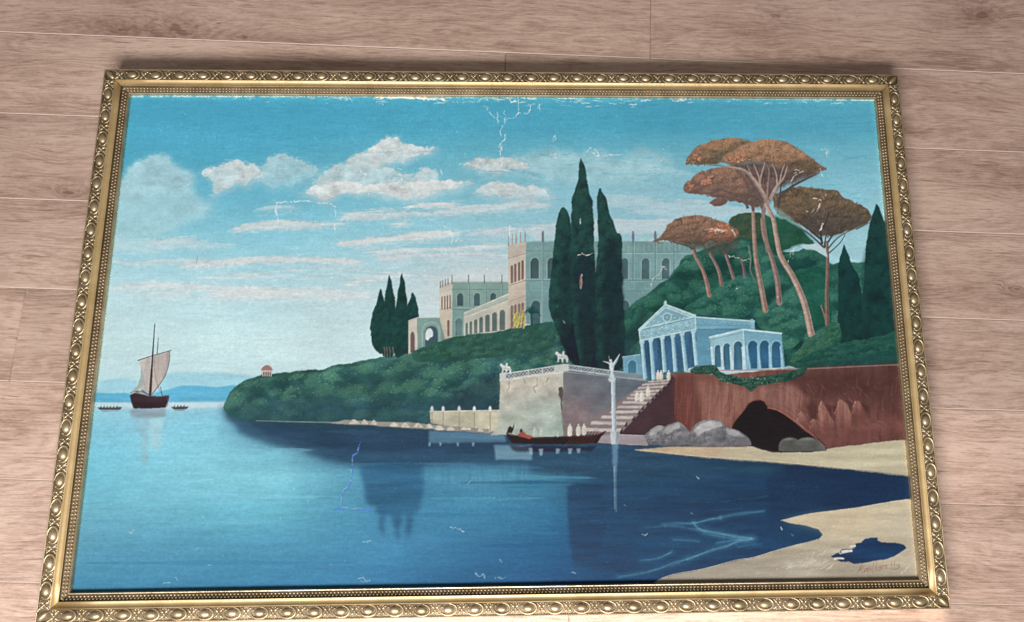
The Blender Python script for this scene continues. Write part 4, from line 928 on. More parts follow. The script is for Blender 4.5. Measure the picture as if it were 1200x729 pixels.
        lay(sl, m * .9 * fade, (162, 122, 110), .07, 'vert', (*tz([(0, ty)])[0], *tz([(20, lo)])[0], (124, 84, 80)))
        k = int(q[:, 1].argmin()); line(tz, [tuple(q[k]), tuple(q[k - 1]), tuple(q[k - 2])], 1.3, .6, (190, 152, 138), .55, False, .6, .15)
    scumble([(880, 455), (1055, 445), (1060, 512), (980, 520), (930, 486)], 170, [(132, 94, 88), (106, 74, 72), (144, 104, 96), (92, 66, 66)], 2, 6, 1.6, .35, .9)
    g = G(2, 2)
    for k in range(46):
        x = rng.uniform(760, 1090); y = rng.uniform(350, 420); h = rng.uniform(40, 130)
        line(g, [(x, y), (x - rng.uniform(-4, 8), y + h * .5), (x - rng.uniform(0, 14), y + h)], .7, rng.uniform(.8, 2.2), [(160, 116, 102), (106, 68, 64), (136, 92, 82)][k % 3], .45, True, .8)
    for k in range(30):
        x = rng.uniform(905, 1055); y = rng.uniform(440, 510)
        line(I0, [(x, y), (x + rng.uniform(-2, 2), y + rng.uniform(6, 16))], .6, 1.6, [(128, 86, 79), (82, 54, 56)][k % 2], .4, False, .8)
    # shadow side of the stairs
    P(g, [(745, 300), (765, 320), (760, 470), (770, 540), (720, 560), (620, 590), (500, 590), (520, 560), (600, 470), (680, 385)], (72, 56, 64), 1, .4, .7)
    P(g, [(760, 330), (830, 330), (850, 560), (780, 600), (755, 540)], (108, 64, 62), .5, 1.5, 4, False, .05, 'vert')
    # cave
    P(I0, [(858, 500), (870, 483), (876, 474), (885, 469), (895, 470), (901, 478), (911, 481), (926, 490), (938, 501), (950, 509), (960, 515), (969, 525), (960, 531), (900, 531), (876, 524), (862, 512)], (44, 34, 44), 1, .6, .6, True, .04)
    line(I0, [(862, 492), (872, 480), (880, 471), (890, 469)], 1.2, 1, (150, 92, 84), .5)
    line(I0, [(900, 478), (912, 481), (928, 491), (950, 508), (968, 524)], 1.4, 1, (176, 112, 98), .7)
    # ---- beaches
    P(I0, [(742, 527.5), (775, 524), (815, 522.5), (880, 523), (905, 530), (950, 530), (975, 525), (1000, 522), (1030, 518), (1084, 513), (1086, 561), (1012, 552), (960, 547), (900, 542), (825, 536.5), (780, 531.5)], (184, 172, 148), 1, .5, .6, False, .04, 'streak', (780, 530, 960, 530, (188, 182, 158)))
    P(I0, [(742, 527.5), (790, 524), (850, 524), (840, 533), (790, 531)], (196, 166, 138), .5, 1, 2.5)
    line(I0, [(760, 529.5), (825, 536), (900, 541.5), (1012, 551.5), (1066, 558)], 1, 1, (70, 78, 92), .5)
    line(I0, [(745, 527), (825, 535), (900, 540), (1012, 550)], .8, .8, (214, 200, 178), .6)
    lb = Z6([(360, 240), (500, 205), (650, 185), (800, 165), (1000, 130), (1180, 108), (1200, 640), (-420, 640), (-330, 572)]) + [(787, 674), (825, 667), (862, 657)] + Z6([(200, 450), (330, 410), (420, 385), (520, 360), (575, 345), (595, 320), (570, 290), (510, 270), (420, 255)])
    P(I0, lb, (196, 186, 162), 1, .4, .6, False, .04, 'streak', (980, 600, 960, 690, (168, 160, 146)))
    P(Z6, [(380, 242), (560, 215), (800, 190), (900, 240), (760, 330), (620, 320), (570, 280)], (208, 190, 160), .5, 2, 8)
    P(Z6, [(380, 470), (520, 440), (640, 450), (620, 500), (500, 540), (400, 540)], (200, 194, 180), .5, 2, 5, False, .06, 'streak')
    P(Z6, [(900, 250), (1100, 180), (1130, 500), (1080, 530), (1060, 340)], (188, 182, 168), .5, 2, 8)
    for k in range(60):
        x = rng.uniform(380, 640); y = rng.uniform(430, 530)
        line(Z6, [(x, y), (x + 12, y - rng.uniform(4, 14)), (x + rng.uniform(18, 40), y - rng.uniform(6, 26))], .5, 1.2, [(214, 208, 194), (176, 166, 150)][k % 2], .5)
    for k in range(90):
        x = rng.uniform(40, 1120); y = rng.uniform(160, 540)
        if y > 560 - x * .35:
            line(Z6, [(x, y), (x + rng.uniform(20, 60), y - rng.uniform(0, 14))], .5, 1.3, [(214, 204, 182), (182, 172, 150), (190, 182, 170)][k % 3], .35)
    line(I0, [(775, 678), (790, 673), (825, 666.5), (862, 656.5)] + Z6([(200, 449), (330, 409), (420, 384), (520, 359), (580, 342)]), 1, .8, (216, 206, 186), .7)
    line(Z6, [(360, 240), (500, 206), (650, 186), (800, 166), (1000, 131), (1100, 118)], .8, 1, (216, 206, 186), .7)
    P(Z6, [(640, 440), (690, 418), (700, 402), (730, 400), (755, 402), (780, 388), (775, 372), (810, 365), (830, 345), (870, 334), (905, 337), (902, 350), (932, 362), (1000, 362), (1050, 374), (1066, 395), (1030, 420), (990, 445), (940, 460), (880, 465), (820, 478), (770, 483), (740, 470), (700, 472), (668, 456)], (40, 68, 102), 1, .6, .5, False, .05, 'streak')
    for pts, w in [([(708, 416), (735, 412), (758, 410)], 4), ([(664, 455), (690, 452), (712, 454)], 3), ([(755, 385), (778, 381)], 3), ([(690, 422), (700, 428)], 1.5)]:
        line(Z6, pts, w, w * .6, (214, 214, 208), .95)
    for pts in [[(360, 280), (366, 295)], [(420, 318), (430, 326)]]:
        line(Z6, pts, 1, 1, (130, 150, 170), .6)
    # ---- grey rocks
    g = G(2, 2)
    rk = [[(606, 612), (622, 580), (655, 552), (692, 538), (722, 552), (720, 610), (690, 628), (620, 628)], [(686, 606), (706, 556), (745, 528), (782, 522), (812, 542), (836, 580), (838, 626), (705, 634)],
          [(826, 606), (838, 562), (876, 522), (930, 508), (980, 520), (1010, 545), (1060, 562), (1105, 592), (1122, 625), (1090, 636), (850, 636)]]
    for pts in rk:
        foliage(g, pts, (96, 96, 103), (136, 136, 140), (186, 187, 188), 34, 5, .8, 22, .5, True, (-.45, -.9), .4, .9)
    for fac, c, al in [([(640, 572), (668, 548), (694, 542), (700, 560), (672, 575), (650, 590)], (176, 177, 178), .7), ([(716, 560), (750, 532), (782, 528), (792, 545), (760, 560), (728, 585)], (182, 183, 184), .7), ([(786, 532), (812, 546), (832, 580), (834, 622), (806, 616), (796, 575)], (112, 112, 118), .6),
                       ([(850, 566), (884, 528), (930, 513), (972, 520), (990, 540), (950, 552), (900, 566), (872, 590)], (184, 185, 186), .75), ([(996, 552), (1030, 556), (1064, 568), (1096, 592), (1050, 590), (1010, 580)], (170, 171, 174), .7), ([(960, 560), (992, 556), (1004, 590), (990, 626), (940, 628), (930, 590)], (108, 108, 115), .5), ([(690, 606), (712, 600), (722, 626), (704, 632)], (90, 90, 98), .6)]:
        P(g, fac, c, al, .8, .9, False, .08, 'lump')
    for pts in [[(694, 604), (708, 560), (745, 530)], [(988, 530), (1002, 556), (994, 600)], [(830, 604), (842, 566), (876, 526)], [(760, 562), (748, 590), (752, 620)], [(905, 568), (900, 596), (915, 622)], [(620, 582), (616, 612)]]:
        line(g, pts, .9, .8, (84, 84, 92), .6)
    line(g, [(612, 630), (700, 634), (850, 638), (1100, 638)], 1.2, 1.2, (86, 80, 82), .6, False, .8)
    g = G(3, 2)
    for pts in [[(50, 640), (62, 610), (100, 596), (140, 606), (140, 655), (60, 658)], [(118, 645), (140, 606), (185, 594), (235, 608), (272, 648), (262, 658), (130, 660)]]:
        P(g, pts, (98, 100, 98), 1, .4, .5, True, .06, 'lump')
        p = np.array(pts); c = p.mean(0); P(g, [tuple(c + (q - c) * .75 + np.array([-4, -9])) for q in p if q[1] < c[1] + 6], (140, 140, 132), .8, .8, 1.2, True)
    # ---- terrace wall, low wall
    g = G(1, 2)
    P(g, [(815, 474), (1150, 468), (1180, 566), (1040, 552), (880, 540), (818, 528)], (188, 184, 164), 1, .3, .5, False, .05, 'lump')
    line(g, [(815, 473), (1150, 467)], 1.2, 1.2, (214, 210, 196), .9, False)
    for x in (825, 877, 952, 1023, 1097):
        line(g, [(x, 470), (x, 548 + (x - 877) * .06)], 1.1, 1.1, (138, 134, 128), .8, False)
        P(g, [(x - 5, 472), (x - 7, 458), (x, 446), (x + 7, 458), (x + 5, 472)], (206, 208, 208), 1, 0, .4, True)
    P(Z4, [(74, 340), (412, 292), (412, 645), (250, 648), (110, 632), (20, 640), (60, 600), (68, 500)], (186, 184, 172), 1, .4, .5, False, .05, 'lump', (600, 440, 640, 510, (158, 174, 168)))
    P(Z4, [(80, 350), (240, 330), (400, 310), (400, 440), (200, 420), (90, 440)], (196, 188, 178), .6, 3, 6, False, .06, 'lump')
    P(Z4, [(410, 290), (860, 342), (900, 400), (760, 520), (620, 630), (412, 645)], (98, 108, 118), 1, .3, .5, False, .05, 'lump', (720, 440, 665, 500, (128, 120, 124)))
    P(Z4, [(430, 460), (500, 450), (560, 520), (500, 590), (430, 620)], (136, 112, 116), .45, 2, 5, True, .05, 'lump')
    P(Z4, [(384, 384), (404, 376), (412, 400), (408, 470), (410, 560), (402, 500), (396, 450), (386, 420)], (86, 78, 80), .95, .8, .5, False)
    for pts in [[(270, 335), (272, 370), (250, 385), (262, 410)], [(120, 350), (122, 380), (110, 400)], [(200, 340), (205, 360)], [(330, 330), (322, 352)], [(396, 440), (408, 500), (404, 560), (410, 600)]]:
        line(Z4, pts, .7, .9, (118, 114, 112), .8, False)
    for k in range(24):
        x = rng.uniform(90, 400); y = rng.uniform(350, 630)
        dab(*Z4([(x, y)])[0], rng.uniform(1, 5), rng.uniform(.8, 3), rng.uniform(-.5, .5), C([(204, 198, 188), (164, 162, 154), (150, 168, 164)][k % 3]), .35)
    # balustrades
    def balus(a, b, h, n, c1, c2):
        (xa, ya), (xb, yb) = a, b
        P(Z4, [(xa, ya), (xb, yb), (xb, yb + h), (xa, ya + h)], c2, 1, 0, .4)
        for k in range(n):
            x0 = xa + (xb - xa) * k / n; x1 = xa + (xb - xa) * (k + 1) / n; y0 = ya + (yb - ya) * k / n; y1 = ya + (yb - ya) * (k + 1) / n
            line(Z4, [(x0, y0 + h * .2), (x1, y1 + h * .85)], .75, .75, c1, .9, False); line(Z4, [(x0, y0 + h * .85), (x1, y1 + h * .2)], .75, .75, c1, .9, False)
            if k % 4 == 0:
                line(Z4, [(x0, y0), (x0, y0 + h)], 1, 1, c1, .9, False)
        line(Z4, [(xa, ya), (xb, yb)], 1.5, 1.5, c1, 1, False); line(Z4, [(xa, ya + h), (xb, yb + h)], 2, 2, c1, 1, False)
    balus((74, 314), (412, 262), 30, 18, (190, 194, 194), (82, 98, 104)); balus((412, 260), (850, 318), 24, 22, (166, 176, 180), (76, 90, 100))
    P(Z4, [(72, 306), (104, 302), (104, 342), (72, 346)], (196, 198, 196)); P(Z4, [(362, 264), (440, 258), (440, 296), (412, 298), (362, 296)], (192, 196, 196))
    line(Z4, [(72, 348), (412, 300)], 1.4, 1.4, (206, 204, 198), .9, False); line(Z4, [(412, 298), (852, 346)], 1, 1, (150, 158, 164), .8, False)
    for ox, oy, fl in ((72, 250, 1), (368, 186, 1)):   # horse groups
        k = 1.0 if ox < 100 else 1.12
        q = lambda pts: [(ox + a * k, oy + b * k) for a, b in pts]
        P(Z4, q([(0, 8), (10, 4), (18, 14), (30, 18), (34, 2), (42, 4), (42, 18), (56, 24), (62, 40), (60, 56), (54, 56), (50, 40), (40, 38), (38, 56), (32, 56), (28, 38), (20, 40), (16, 56), (10, 56), (12, 34), (8, 22), (0, 18)]), (206, 212, 214), 1, .4, .45)
        line(Z4, q([(20, 30), (36, 32), (54, 34)]), 1, 1, (140, 150, 156), .7); line(Z4, q([(30, 18), (32, 30)]), .7, .7, (130, 140, 146), .7)
    # ---- stairs
    g = G(2, 2)
    P(g, [(640, 330), (745, 322), (742, 335), (505, 580), (500, 590), (400, 590), (342, 562), (348, 518), (400, 490), (480, 440), (560, 380)], (132, 120, 122), 1, .2, .5)
    steps = [((640, 330), (745, 322)), ((612, 344), (738, 334)), ((592, 359), (716, 352)), ((574, 376), (696, 370)), ((558, 390), (680, 386)), ((540, 406), (662, 404)), ((520, 424), (640, 426)), ((495, 446), (616, 446)), ((462, 470), (600, 466)), ((420, 492), (574, 494)), ((372, 518), (538, 522)), ((344, 550), (516, 553))]
    for k, ((xa, ya), (xb, yb)) in enumerate(steps):
        h = 7 + k * .8
        P(g, [(xa, ya), (xb, yb), (xb - 3, yb + h), (xa - 4, ya + h)], (196, 188, 184), .95, 0, .4, False, .03, 'fine', (660, 480, 780, 440, (182, 174, 172)))
        P(g, [(xb - 2, yb), (xb + 3, yb + 2), (xb + 2, yb + h + 8), (xb - 14, yb + h + 8)], (60, 48, 58), .9, 0, .4)
    P(g, [(400, 584), (500, 580), (618, 586), (640, 634), (560, 632), (400, 622)], (150, 142, 148), 1, .2, .5, False, .03, 'streak')
    line(g, [(500, 582), (618, 586)], 1, 1, (186, 178, 180), .8, False); line(g, [(400, 622), (560, 633), (640, 636)], 1.2, 1.2, (60, 58, 70), .7, False)
    # ---- temple
    b1, b2, b3, dk = (170, 204, 214), (140, 180, 194), (98, 148, 172), (58, 92, 122)
    P(Z5, [(50, 408), (158, 392), (192, 545), (56, 512)], (112, 158, 180)); arch(Z5, 110, 508, 46, 428, (72, 116, 144), (136, 178, 196)); line(Z5, [(50, 408), (158, 393)], 1, 1, (160, 192, 202), .9, False)
    P(Z5, [(0, 498), (190, 518), (196, 546), (0, 530)], (138, 152, 160))
    for k in range(18):
        line(Z5, [(k * 10, 502 + k), (k * 10 + 9, 524 + k)], .7, .7, (86, 100, 110), .8, False)
    P(Z5, [(490, 160), (856, 186), (858, 300), (600, 470), (512, 470)], b3, 1, 0, .4, False, .03, 'streak')
    P(Z5, [(492, 164), (852, 190), (852, 226), (497, 240)], (118, 164, 184)); line(Z5, [(490, 164), (856, 190)], 1.5, 1.5, (172, 204, 214), 1, False)
    line(Z5, [(498, 240), (780, 240)], 1.2, 1, (76, 124, 152), .8, False); line(Z5, [(498, 212), (850, 220)], .8, .8, (92, 140, 164), .7, False)
    P(Z5, [(828, 184), (840, 174), (854, 184), (856, 236), (830, 236)], (140, 182, 196))
    for k in range(11):
        line(Z5, [(510 + k * 30, 190 + k * 2), (526 + k * 30, 206 + k * 2), (540 + k * 30, 190 + k * 2)], .6, .6, (92, 136, 160), .6)
    P(Z5, [(158, 300), (495, 238), (512, 462), (190, 548)], dk, 1, 0, .4, False, .08, 'vert', (760, 400, 815, 430, (66, 102, 134)))
    P(Z5, [(150, 244), (312, 88), (494, 156), (497, 240), (160, 312)], b2, 1, 0, .4, False, .03, 'fine')
    P(Z5, [(188, 222), (312, 108), (460, 166)], (126, 168, 182), .9, 0, .6)
    for pts, w in [([(150, 242), (312, 88), (494, 156)], 2), ([(160, 236), (490, 160)], 1.3), ([(160, 308), (497, 238)], 1.6), ([(178, 226), (312, 106), (470, 164)], 1), ([(152, 250), (158, 312)], 1.4), ([(492, 160), (498, 242)], 1.6)]:
        line(Z5, pts, w, w, (184, 212, 218), .95, False)
    line(Z5, [(162, 316), (500, 246)], 1, 1, (70, 108, 134), .7, False); line(Z5, [(164, 244), (488, 170)], .8, .8, (90, 134, 152), .7, False)
    ring = [(322 + 26 * math.cos(t * .5236), 166 + 26 * math.sin(t * .5236)) for t in range(13)]
    line(Z5, ring, 1.2, 1.2, (176, 208, 214), .9); line(Z5, [(x * .6 + 322 * .4, y * .6 + 166 * .4) for x, y in ring], .8, .8, (96, 140, 156), .8)
    for k in range(7):
        x = 182 + k * 44; y = 262 - k * 9.6
        line(Z5, [(x - 20, y - 6), (x, y + 18), (x + 20, y - 16)], .9, .9, (182, 210, 216), .85); line(Z5, [(x - 20, y - 2), (x, y + 24), (x + 20, y - 10)], .7, .7, (94, 138, 154), .6); dab(*Z5([(x, y - 4)])[0], 1, 1, 0, C((178, 208, 214)), .8)
    for x, y in ((240, 190), (268, 196), (370, 168), (400, 172), (426, 168), (285, 160), (352, 150), (215, 214), (300, 200), (340, 196)):
        dab(*Z5([(x, y)])[0], 1.5, 1., rng.uniform(-1, 1), C((176, 206, 212)), .8); dab(*Z5([(x + 5, y + 6)])[0], 1.2, .7, 0, C((92, 136, 152)), .6)
    P(Z5, [(305, 92), (303, 74), (312, 62), (321, 74), (318, 92)], (184, 212, 218), 1, 0, .4, True); P(Z5, [(474, 158), (480, 148), (494, 150), (496, 164)], (180, 208, 216), 1, 0, .4, True); P(Z5, [(148, 244), (156, 230), (168, 240), (164, 250)], (180, 208, 216), 1, 0, .4, True)
    for xt, yt, xb, yb in ((168, 314, 188, 540), (222, 302, 240, 546), (292, 288, 308, 500), (356, 276, 373, 496), (413, 264, 438, 492), (482, 250, 502, 458)):
        P(Z5, [(xt - 10, yt), (xt + 10, yt - 3), (xb + 13, yb), (xb - 12, yb + 2)], (150, 190, 204), 1, 0, .4, False, .03, 'vert')
        line(Z5, [(xt - 6, yt), (xb - 7, yb)], 1.2, 1.4, (186, 214, 222), .85, False); line(Z5, [(xt + 8, yt), (xb + 10, yb)], .8, 1, (96, 138, 160), .8, False)
        P(Z5, [(xt - 17, yt - 2), (xt + 17, yt - 8), (xt + 13, yt + 12), (xt - 12, yt + 16)], (172, 204, 214), 1, 0, .4)
    # portico
    P(Z5, [(583, 286), (785, 238), (802, 488), (597, 466)], (150, 190, 204), 1, 0, .4); P(Z5, [(785, 238), (1020, 262), (1042, 472), (802, 488)], (122, 170, 192), 1, 0, .4)
    for x, yb, w, yt in ((627, 470, 36, 334), (682, 488, 40, 324), (750, 488, 50, 312)):
        arch(Z5, x + 6, yb, w, yt, (64, 104, 130), (188, 214, 222)); P(Z5, [(x + 6 - w * .1, yb), (x - 8, yt + 30), (x + 18, yt + 26), (x + 6 + w * .45, yb)], (78, 122, 142), .5, 0, 1)
    for x, yb, w, yt in ((842, 480, 54, 308), (914, 476, 52, 306), (986, 474, 52, 312)):
        arch(Z5, x + 4, yb, w, yt, (56, 96, 128), (150, 192, 208))
    for xt, xb in ((592, 606), (652, 664), (708, 718), (782, 796)):
        line(Z5, [(xt, 350), (xb, 484)], 2.6, 3.2, (190, 214, 224), .9, False)
    for xt, xb in ((808, 826), (876, 890), (946, 958), (1014, 1030)):
        line(Z5, [(xt, 345), (xb, 476)], 2.2, 2.6, (150, 192, 210), .9, False); line(Z5, [(xt + 8, 345), (xb + 10, 476)], .8, .9, (84, 130, 156), .7, False)
    line(Z5, [(583, 288), (785, 240), (1020, 264)], 2.2, 2, (188, 216, 224), 1, False); line(Z5, [(586, 304), (785, 258), (1022, 282)], .9, .9, (104, 152, 176), .8, False); line(Z5, [(597, 490), (802, 490), (1046, 474)], 1.4, 1.2, (196, 196, 196), .9, False)
    line(Z5, [(786, 240), (802, 488)], 1.2, 1.2, (196, 220, 228), .9, False)
    # ivy over the cliff edge
    line(I0, [(845, 434), (920, 433), (960, 431.5), (1058, 427)], 1.2, 1, (150, 128, 124), .8)
    foliage(Z5, [(466, 486), (500, 462), (560, 456), (620, 466), (650, 498), (720, 522), (800, 540), (900, 528), (1000, 512), (1080, 494), (1130, 470), (1180, 470), (1150, 520), (1040, 560), (940, 578), (870, 590), (830, 620), (800, 590), (700, 570), (650, 550), (600, 516), (540, 512), (480, 506)], (36, 62, 60), (52, 86, 78), (96, 130, 110), 120, 3.6, .8, 12, 1.2)
    for k in range(70):
        x = rng.uniform(640, 1020); y = 520 + rng.uniform(0, 60)
        dab(*Z5([(x, y)])[0], .9, .7, 0, C([(128, 160, 140), (100, 140, 130), (70, 110, 96)][k % 3]), .7)
    # ---- column with winged figure
    g = G(2, 2); st1, st2 = (196, 208, 216), (134, 152, 168)
    P(g, [(464, 332), (483, 332), (489, 568), (468, 568)], (178, 194, 206), 1, 0, .4, False, .03, 'vert'); line(g, [(481, 334), (486, 566)], 1, 1.3, st2, .9, False); line(g, [(468, 334), (473, 566)], 1, 1.2, (214, 222, 228), .9, False)
    P(g, [(450, 318), (486, 316), (484, 334), (456, 334)], st1); P(g, [(462, 566), (502, 566), (506, 592), (494, 628), (466, 628), (460, 590)], (190, 198, 206)); P(g, [(488, 568), (502, 566), (506, 592), (494, 628), (486, 628)], (146, 156, 168))
    P(g, [(457, 252), (462, 238), (470, 240), (478, 262), (474, 290), (480, 316), (456, 316), (462, 290), (456, 266)], st1, 1, .2, .4, True); line(g, [(470, 258), (482, 240), (505, 204)], 2.4, .7, st1, 1); line(g, [(470, 268), (490, 240), (500, 214)], 1.6, .6, (170, 186, 198), .9); line(g, [(460, 250), (446, 243), (428, 238)], 2, .6, st1, 1); line(g, [(458, 240), (454, 214)], 1.2, .6, (170, 182, 190), .9); dab(*g([(463, 234)])[0], 1.6, 1.8, 0, C(st1), 1)
    P(g, [(470, 628), (496, 628), (496, 690), (490, 760), (478, 760), (470, 700)], (110, 146, 170), .7, .8, 1.2); line(G(2, 3), [(484, 0), (485, 90), (488, 210)], 3., 1.6, (110, 146, 170), .6, False, 1.2); line(G(2, 3), [(478, 0), (481, 200)], .8, .7, (170, 195, 205), .6, False)
    # ---- rowing galley and people
    P(Z4, [(104, 624), (130, 640), (240, 652), (450, 642), (560, 640), (600, 632), (642, 614), (612, 646), (590, 680), (470, 686), (240, 684), (140, 680), (114, 650)], (48, 29, 35), 1, .3, .5, False, .06, 'streak')
    line(Z4, [(110, 628), (240, 652), (450, 643), (560, 641), (636, 616)], 1, 1, (104, 66, 66), .8); P(Z4, [(164, 640), (180, 622), (196, 616), (215, 634), (246, 642), (232, 660), (205, 652)], (158, 84, 76), 1, .3, .5)
    for k in range(9):
        x = 450 + k * 16; line(Z4, [(x + 18, 632), (x - 4, 664), (x - 30, 690)], .7, .6, (104, 66, 62), .7, False); line(Z4, [(x + 4, 640), (x + 16, 618)], .8, .6, (44, 26, 34), .8, False)
    for pts in [[(108, 626), (116, 598), (126, 590), (140, 600), (150, 572), (146, 606), (134, 628)], [(176, 622), (180, 606), (190, 604), (194, 620)]]:
        P(Z4, pts, (52, 48, 46), 1, .3, .4)
    P(Z4, [(120, 692), (240, 694), (470, 698), (590, 690), (560, 720), (300, 730), (140, 722)], (44, 40, 56), .7, 1, 1.4)
    def person(fr, x, y, h, c=(214, 208, 200)):
        P(fr, [(x - h * .17, y), (x - h * .2, y - h * .45), (x - h * .12, y - h * .78), (x + h * .12, y - h * .78), (x + h * .2, y - h * .4), (x + h * .14, y)], c, 1, .2, .4, True); q = fr([(x, y - h * .9)])[0]; dab(q[0], q[1], 1.1, 1.3, 0, C(c) * .95, 1); line(fr, [(x + h * .08, y - h * .6), (x + h * .06, y)], .6, .6, tuple(int(v * .78) for v in c), .6, False)
    for x, y, h in ((257, 640, 46), (292, 642, 42), (380, 646, 26), (446, 640, 66), (491, 638, 62), (521, 636, 62), (803, 454, 54), (828, 456, 58), (863, 430, 56)):
        person(Z4, x, y, h, (214, 210, 200) if h > 50 else (188, 196, 188))
    for x in (266, 285, 331):
        person(Z5, x, 546, 58)
    for x, h in ((238, 36), (292, 40), (380, 26), (446, 30), (490, 26)):
        P(Z4, [(x - 12, 708), (x + 12, 708), (x + 7, 708 + h), (x - 6, 708 + h)], (150, 178, 194), .75, .6, .7)
    # ---- sailing ship and boats
    g = G(0, 2)
    P(g, [(612, 462), (775, 462), (778, 496), (740, 500), (690, 506), (620, 500), (606, 484)], (146, 166, 180), .9, .8, 1.2, False, .04, 'streak')
    P(g, [(620, 500), (680, 504), (680, 560), (665, 600), (640, 560)], (150, 180, 194), .4, 1, 2.5); P(g, [(700, 500), (762, 500), (760, 600), (745, 660), (705, 640)], (178, 208, 216), .6, 1, 2.5); P(g, [(668, 500), (698, 500), (694, 640), (690, 722), (668, 722), (664, 640)], (150, 186, 200), .65, 1, 1.8)
    P(g, [(648, 233), (700, 216), (706, 216), (704, 390), (690, 382), (660, 374), (615, 384), (645, 350), (662, 300), (660, 262)], (198, 195, 190), 1, .3, .5, False, .03, 'vert', (160, 430, 176, 430, (178, 174, 172)))
    P(g, [(660, 300), (664, 262), (672, 300), (668, 350), (640, 376), (615, 384), (645, 350)], (150, 168, 166), .8, .4, .8); P(g, [(718, 212), (795, 190), (793, 240), (776, 300), (745, 350), (712, 392), (708, 300)], (188, 180, 175), 1, .3, .5, False, .03, 'vert', (180, 420, 197, 420, (172, 163, 162)))
    line(g, [(795, 190), (793, 240), (776, 300), (745, 350), (712, 392)], .8, 1, (92, 84, 88), .8); line(g, [(645, 234), (700, 216), (720, 210), (804, 186)], 1, .8, (86, 78, 84), .9, False); line(g, [(725, 62), (718, 160), (711, 270), (703, 395)], .8, 3.2, (70, 56, 62), 1); line(g, [(741, 130), (736, 205)], .7, 1, (84, 76, 84), .9); line(g, [(722, 220), (726, 300), (745, 370), (765, 398)], .5, .6, (100, 90, 94), .7); line(g, [(690, 230), (672, 330), (700, 390)], .5, .5, (150, 144, 146), .7); line(g, [(752, 360), (760, 400)], 1, .8, (84, 76, 84), .9)
    P(g, [(608, 398), (640, 380), (665, 390), (690, 400), (760, 402), (780, 398), (794, 400), (788, 430), (774, 456), (700, 460), (626, 460), (614, 430)], (62, 50, 58), 1, .3, .5, False, .05, 'streak'); line(g, [(612, 384), (650, 378), (690, 394), (730, 404), (790, 400)], 1.2, 1, (104, 90, 90), .8); line(g, [(620, 380), (660, 390), (695, 392)], 1.4, .8, (186, 178, 172), .7); line(g, [(665, 375), (700, 395)], 1.4, .8, (70, 58, 62), .9); line(g, [(780, 400), (786, 440), (774, 455)], .8, .8, (106, 90, 92), .7)
    for x0, x1, y in ((455, 572, 455), (800, 884, 452)):
        P(g, [(x0, y), (x1, y - 3), (x1 - 8, y + 10), (x0 + 14, y + 12)], (84, 84, 88), 1, .2, .4); line(g, [(x0 + 20, y + 17), (x1 - 20, y + 16)], 1.2, 1, (120, 140, 152), .8)
        for x in np.arange(x0 + 16, x1 - 14, 15):
            line(g, [(x, y), (x + 2, y - 7)], 1.2, .9, (86, 72, 76), .9)
    # ---- age: glaze streaks, losses and scratches
    W = (222, 228, 230)
    def flake(fr, pts, w=1., c=W, a=.9, rough=.3):
        p = np.array(fr(pts), float); out = [p[0]]
        for u, v in zip(p[:-1], p[1:]):
            L = math.hypot(*(v - u)); k = max(1, int(L / 2.2))
            for i in range(1, k + 1):
                out.append(u + (v - u) * i / k + (rng.normal(0, .55, 2) if i < k or L > 3 else 0))
        for i in range(len(out) - 1):
            if rng.uniform() < rough * .8:
                continue
            ww = w * rng.uniform(.35, 1.25)
            line(I0, [out[i], out[i + 1]], ww, ww * rng.uniform(.5, 1.2), c, a * rng.uniform(.5, 1.), False, .4, 0., -.5)
            if rng.uniform() < .3 * w:
                dab(out[i][0] + rng.normal(0, .8), out[i][1] + rng.normal(0, .8), rng.uniform(.4, .9) * w, rng.uniform(.3, .6) * w, rng.uniform(0, 3), C(c), a * .8, -.4)
    for pts, w in [([(105, 320), (92, 260), (100, 228), (140, 218), (230, 215), (300, 222), (345, 228), (370, 240), (372, 290)], 1.1), ([(368, 325), (368, 368)], 1.2), ([(82, 300), (90, 290), (92, 250)], .8)]:
        flake(G(1, 1), pts, w, (206, 226, 234), .95, .1)
    zz = [([(50, 150), (90, 200), (135, 235), (148, 275)], .8), ([(135, 190), (140, 250)], 1), ([(188, 180), (190, 265)], 1.1), ([(205, 240), (260, 225), (290, 195), (345, 198), (368, 182), (374, 135)], 1.3), ([(282, 90), (286, 180), (300, 195)], 1.3), ([(222, 96), (236, 118), (262, 100)], 1.6),
          ([(175, 285), (160, 325), (165, 350)], 1.2), ([(190, 350), (196, 375), (175, 395)], 1.5), ([(165, 400), (150, 430), (165, 460), (155, 490), (170, 530), (162, 570)], 1.4), ([(150, 440), (168, 425), (172, 455)], .9), ([(420, 165), (436, 130), (434, 180)], 1), ([(525, 390), (540, 350), (552, 375), (535, 395)], .9), ([(510, 490), (540, 480), (545, 515), (520, 505)], 1.3), ([(760, 470), (790, 440), (830, 450), (850, 495), (800, 470)], 1.2), ([(880, 498), (940, 490), (1020, 486)], 1.1), ([(500, 470), (520, 480)], .8), ([(840, 570), (890, 575)], .7), ([(970, 560), (975, 590)], .7), ([(730, 125), (790, 122)], 1.2), ([(1080, 155), (1110, 150)], .8), ([(0, 585), (70, 602), (160, 596), (240, 603)], 1)]
    for pts, w in zz:
        flake(Z8, pts, w, (216, 226, 230), .9, .15)
    for k in range(230):   # losses along the top edge
        x = abs(rng.normal(0, 1)) * 170 * rng.choice([-1, 1]) + 610; y = 113.5 + abs(rng.normal(0, 1)) * (1.2 if k % 2 else 5)
        if 160 < x < 1022:
            flake(I0, [(x, y), (x + rng.uniform(2, 9), y + rng.uniform(-1, 1)), (x + rng.uniform(8, 16), y + rng.uniform(-1.5, 1.5))], rng.uniform(.5, 1.5), [(214, 222, 224), (186, 212, 220), (170, 206, 216)][k % 3], rng.uniform(.4, .9), .45)
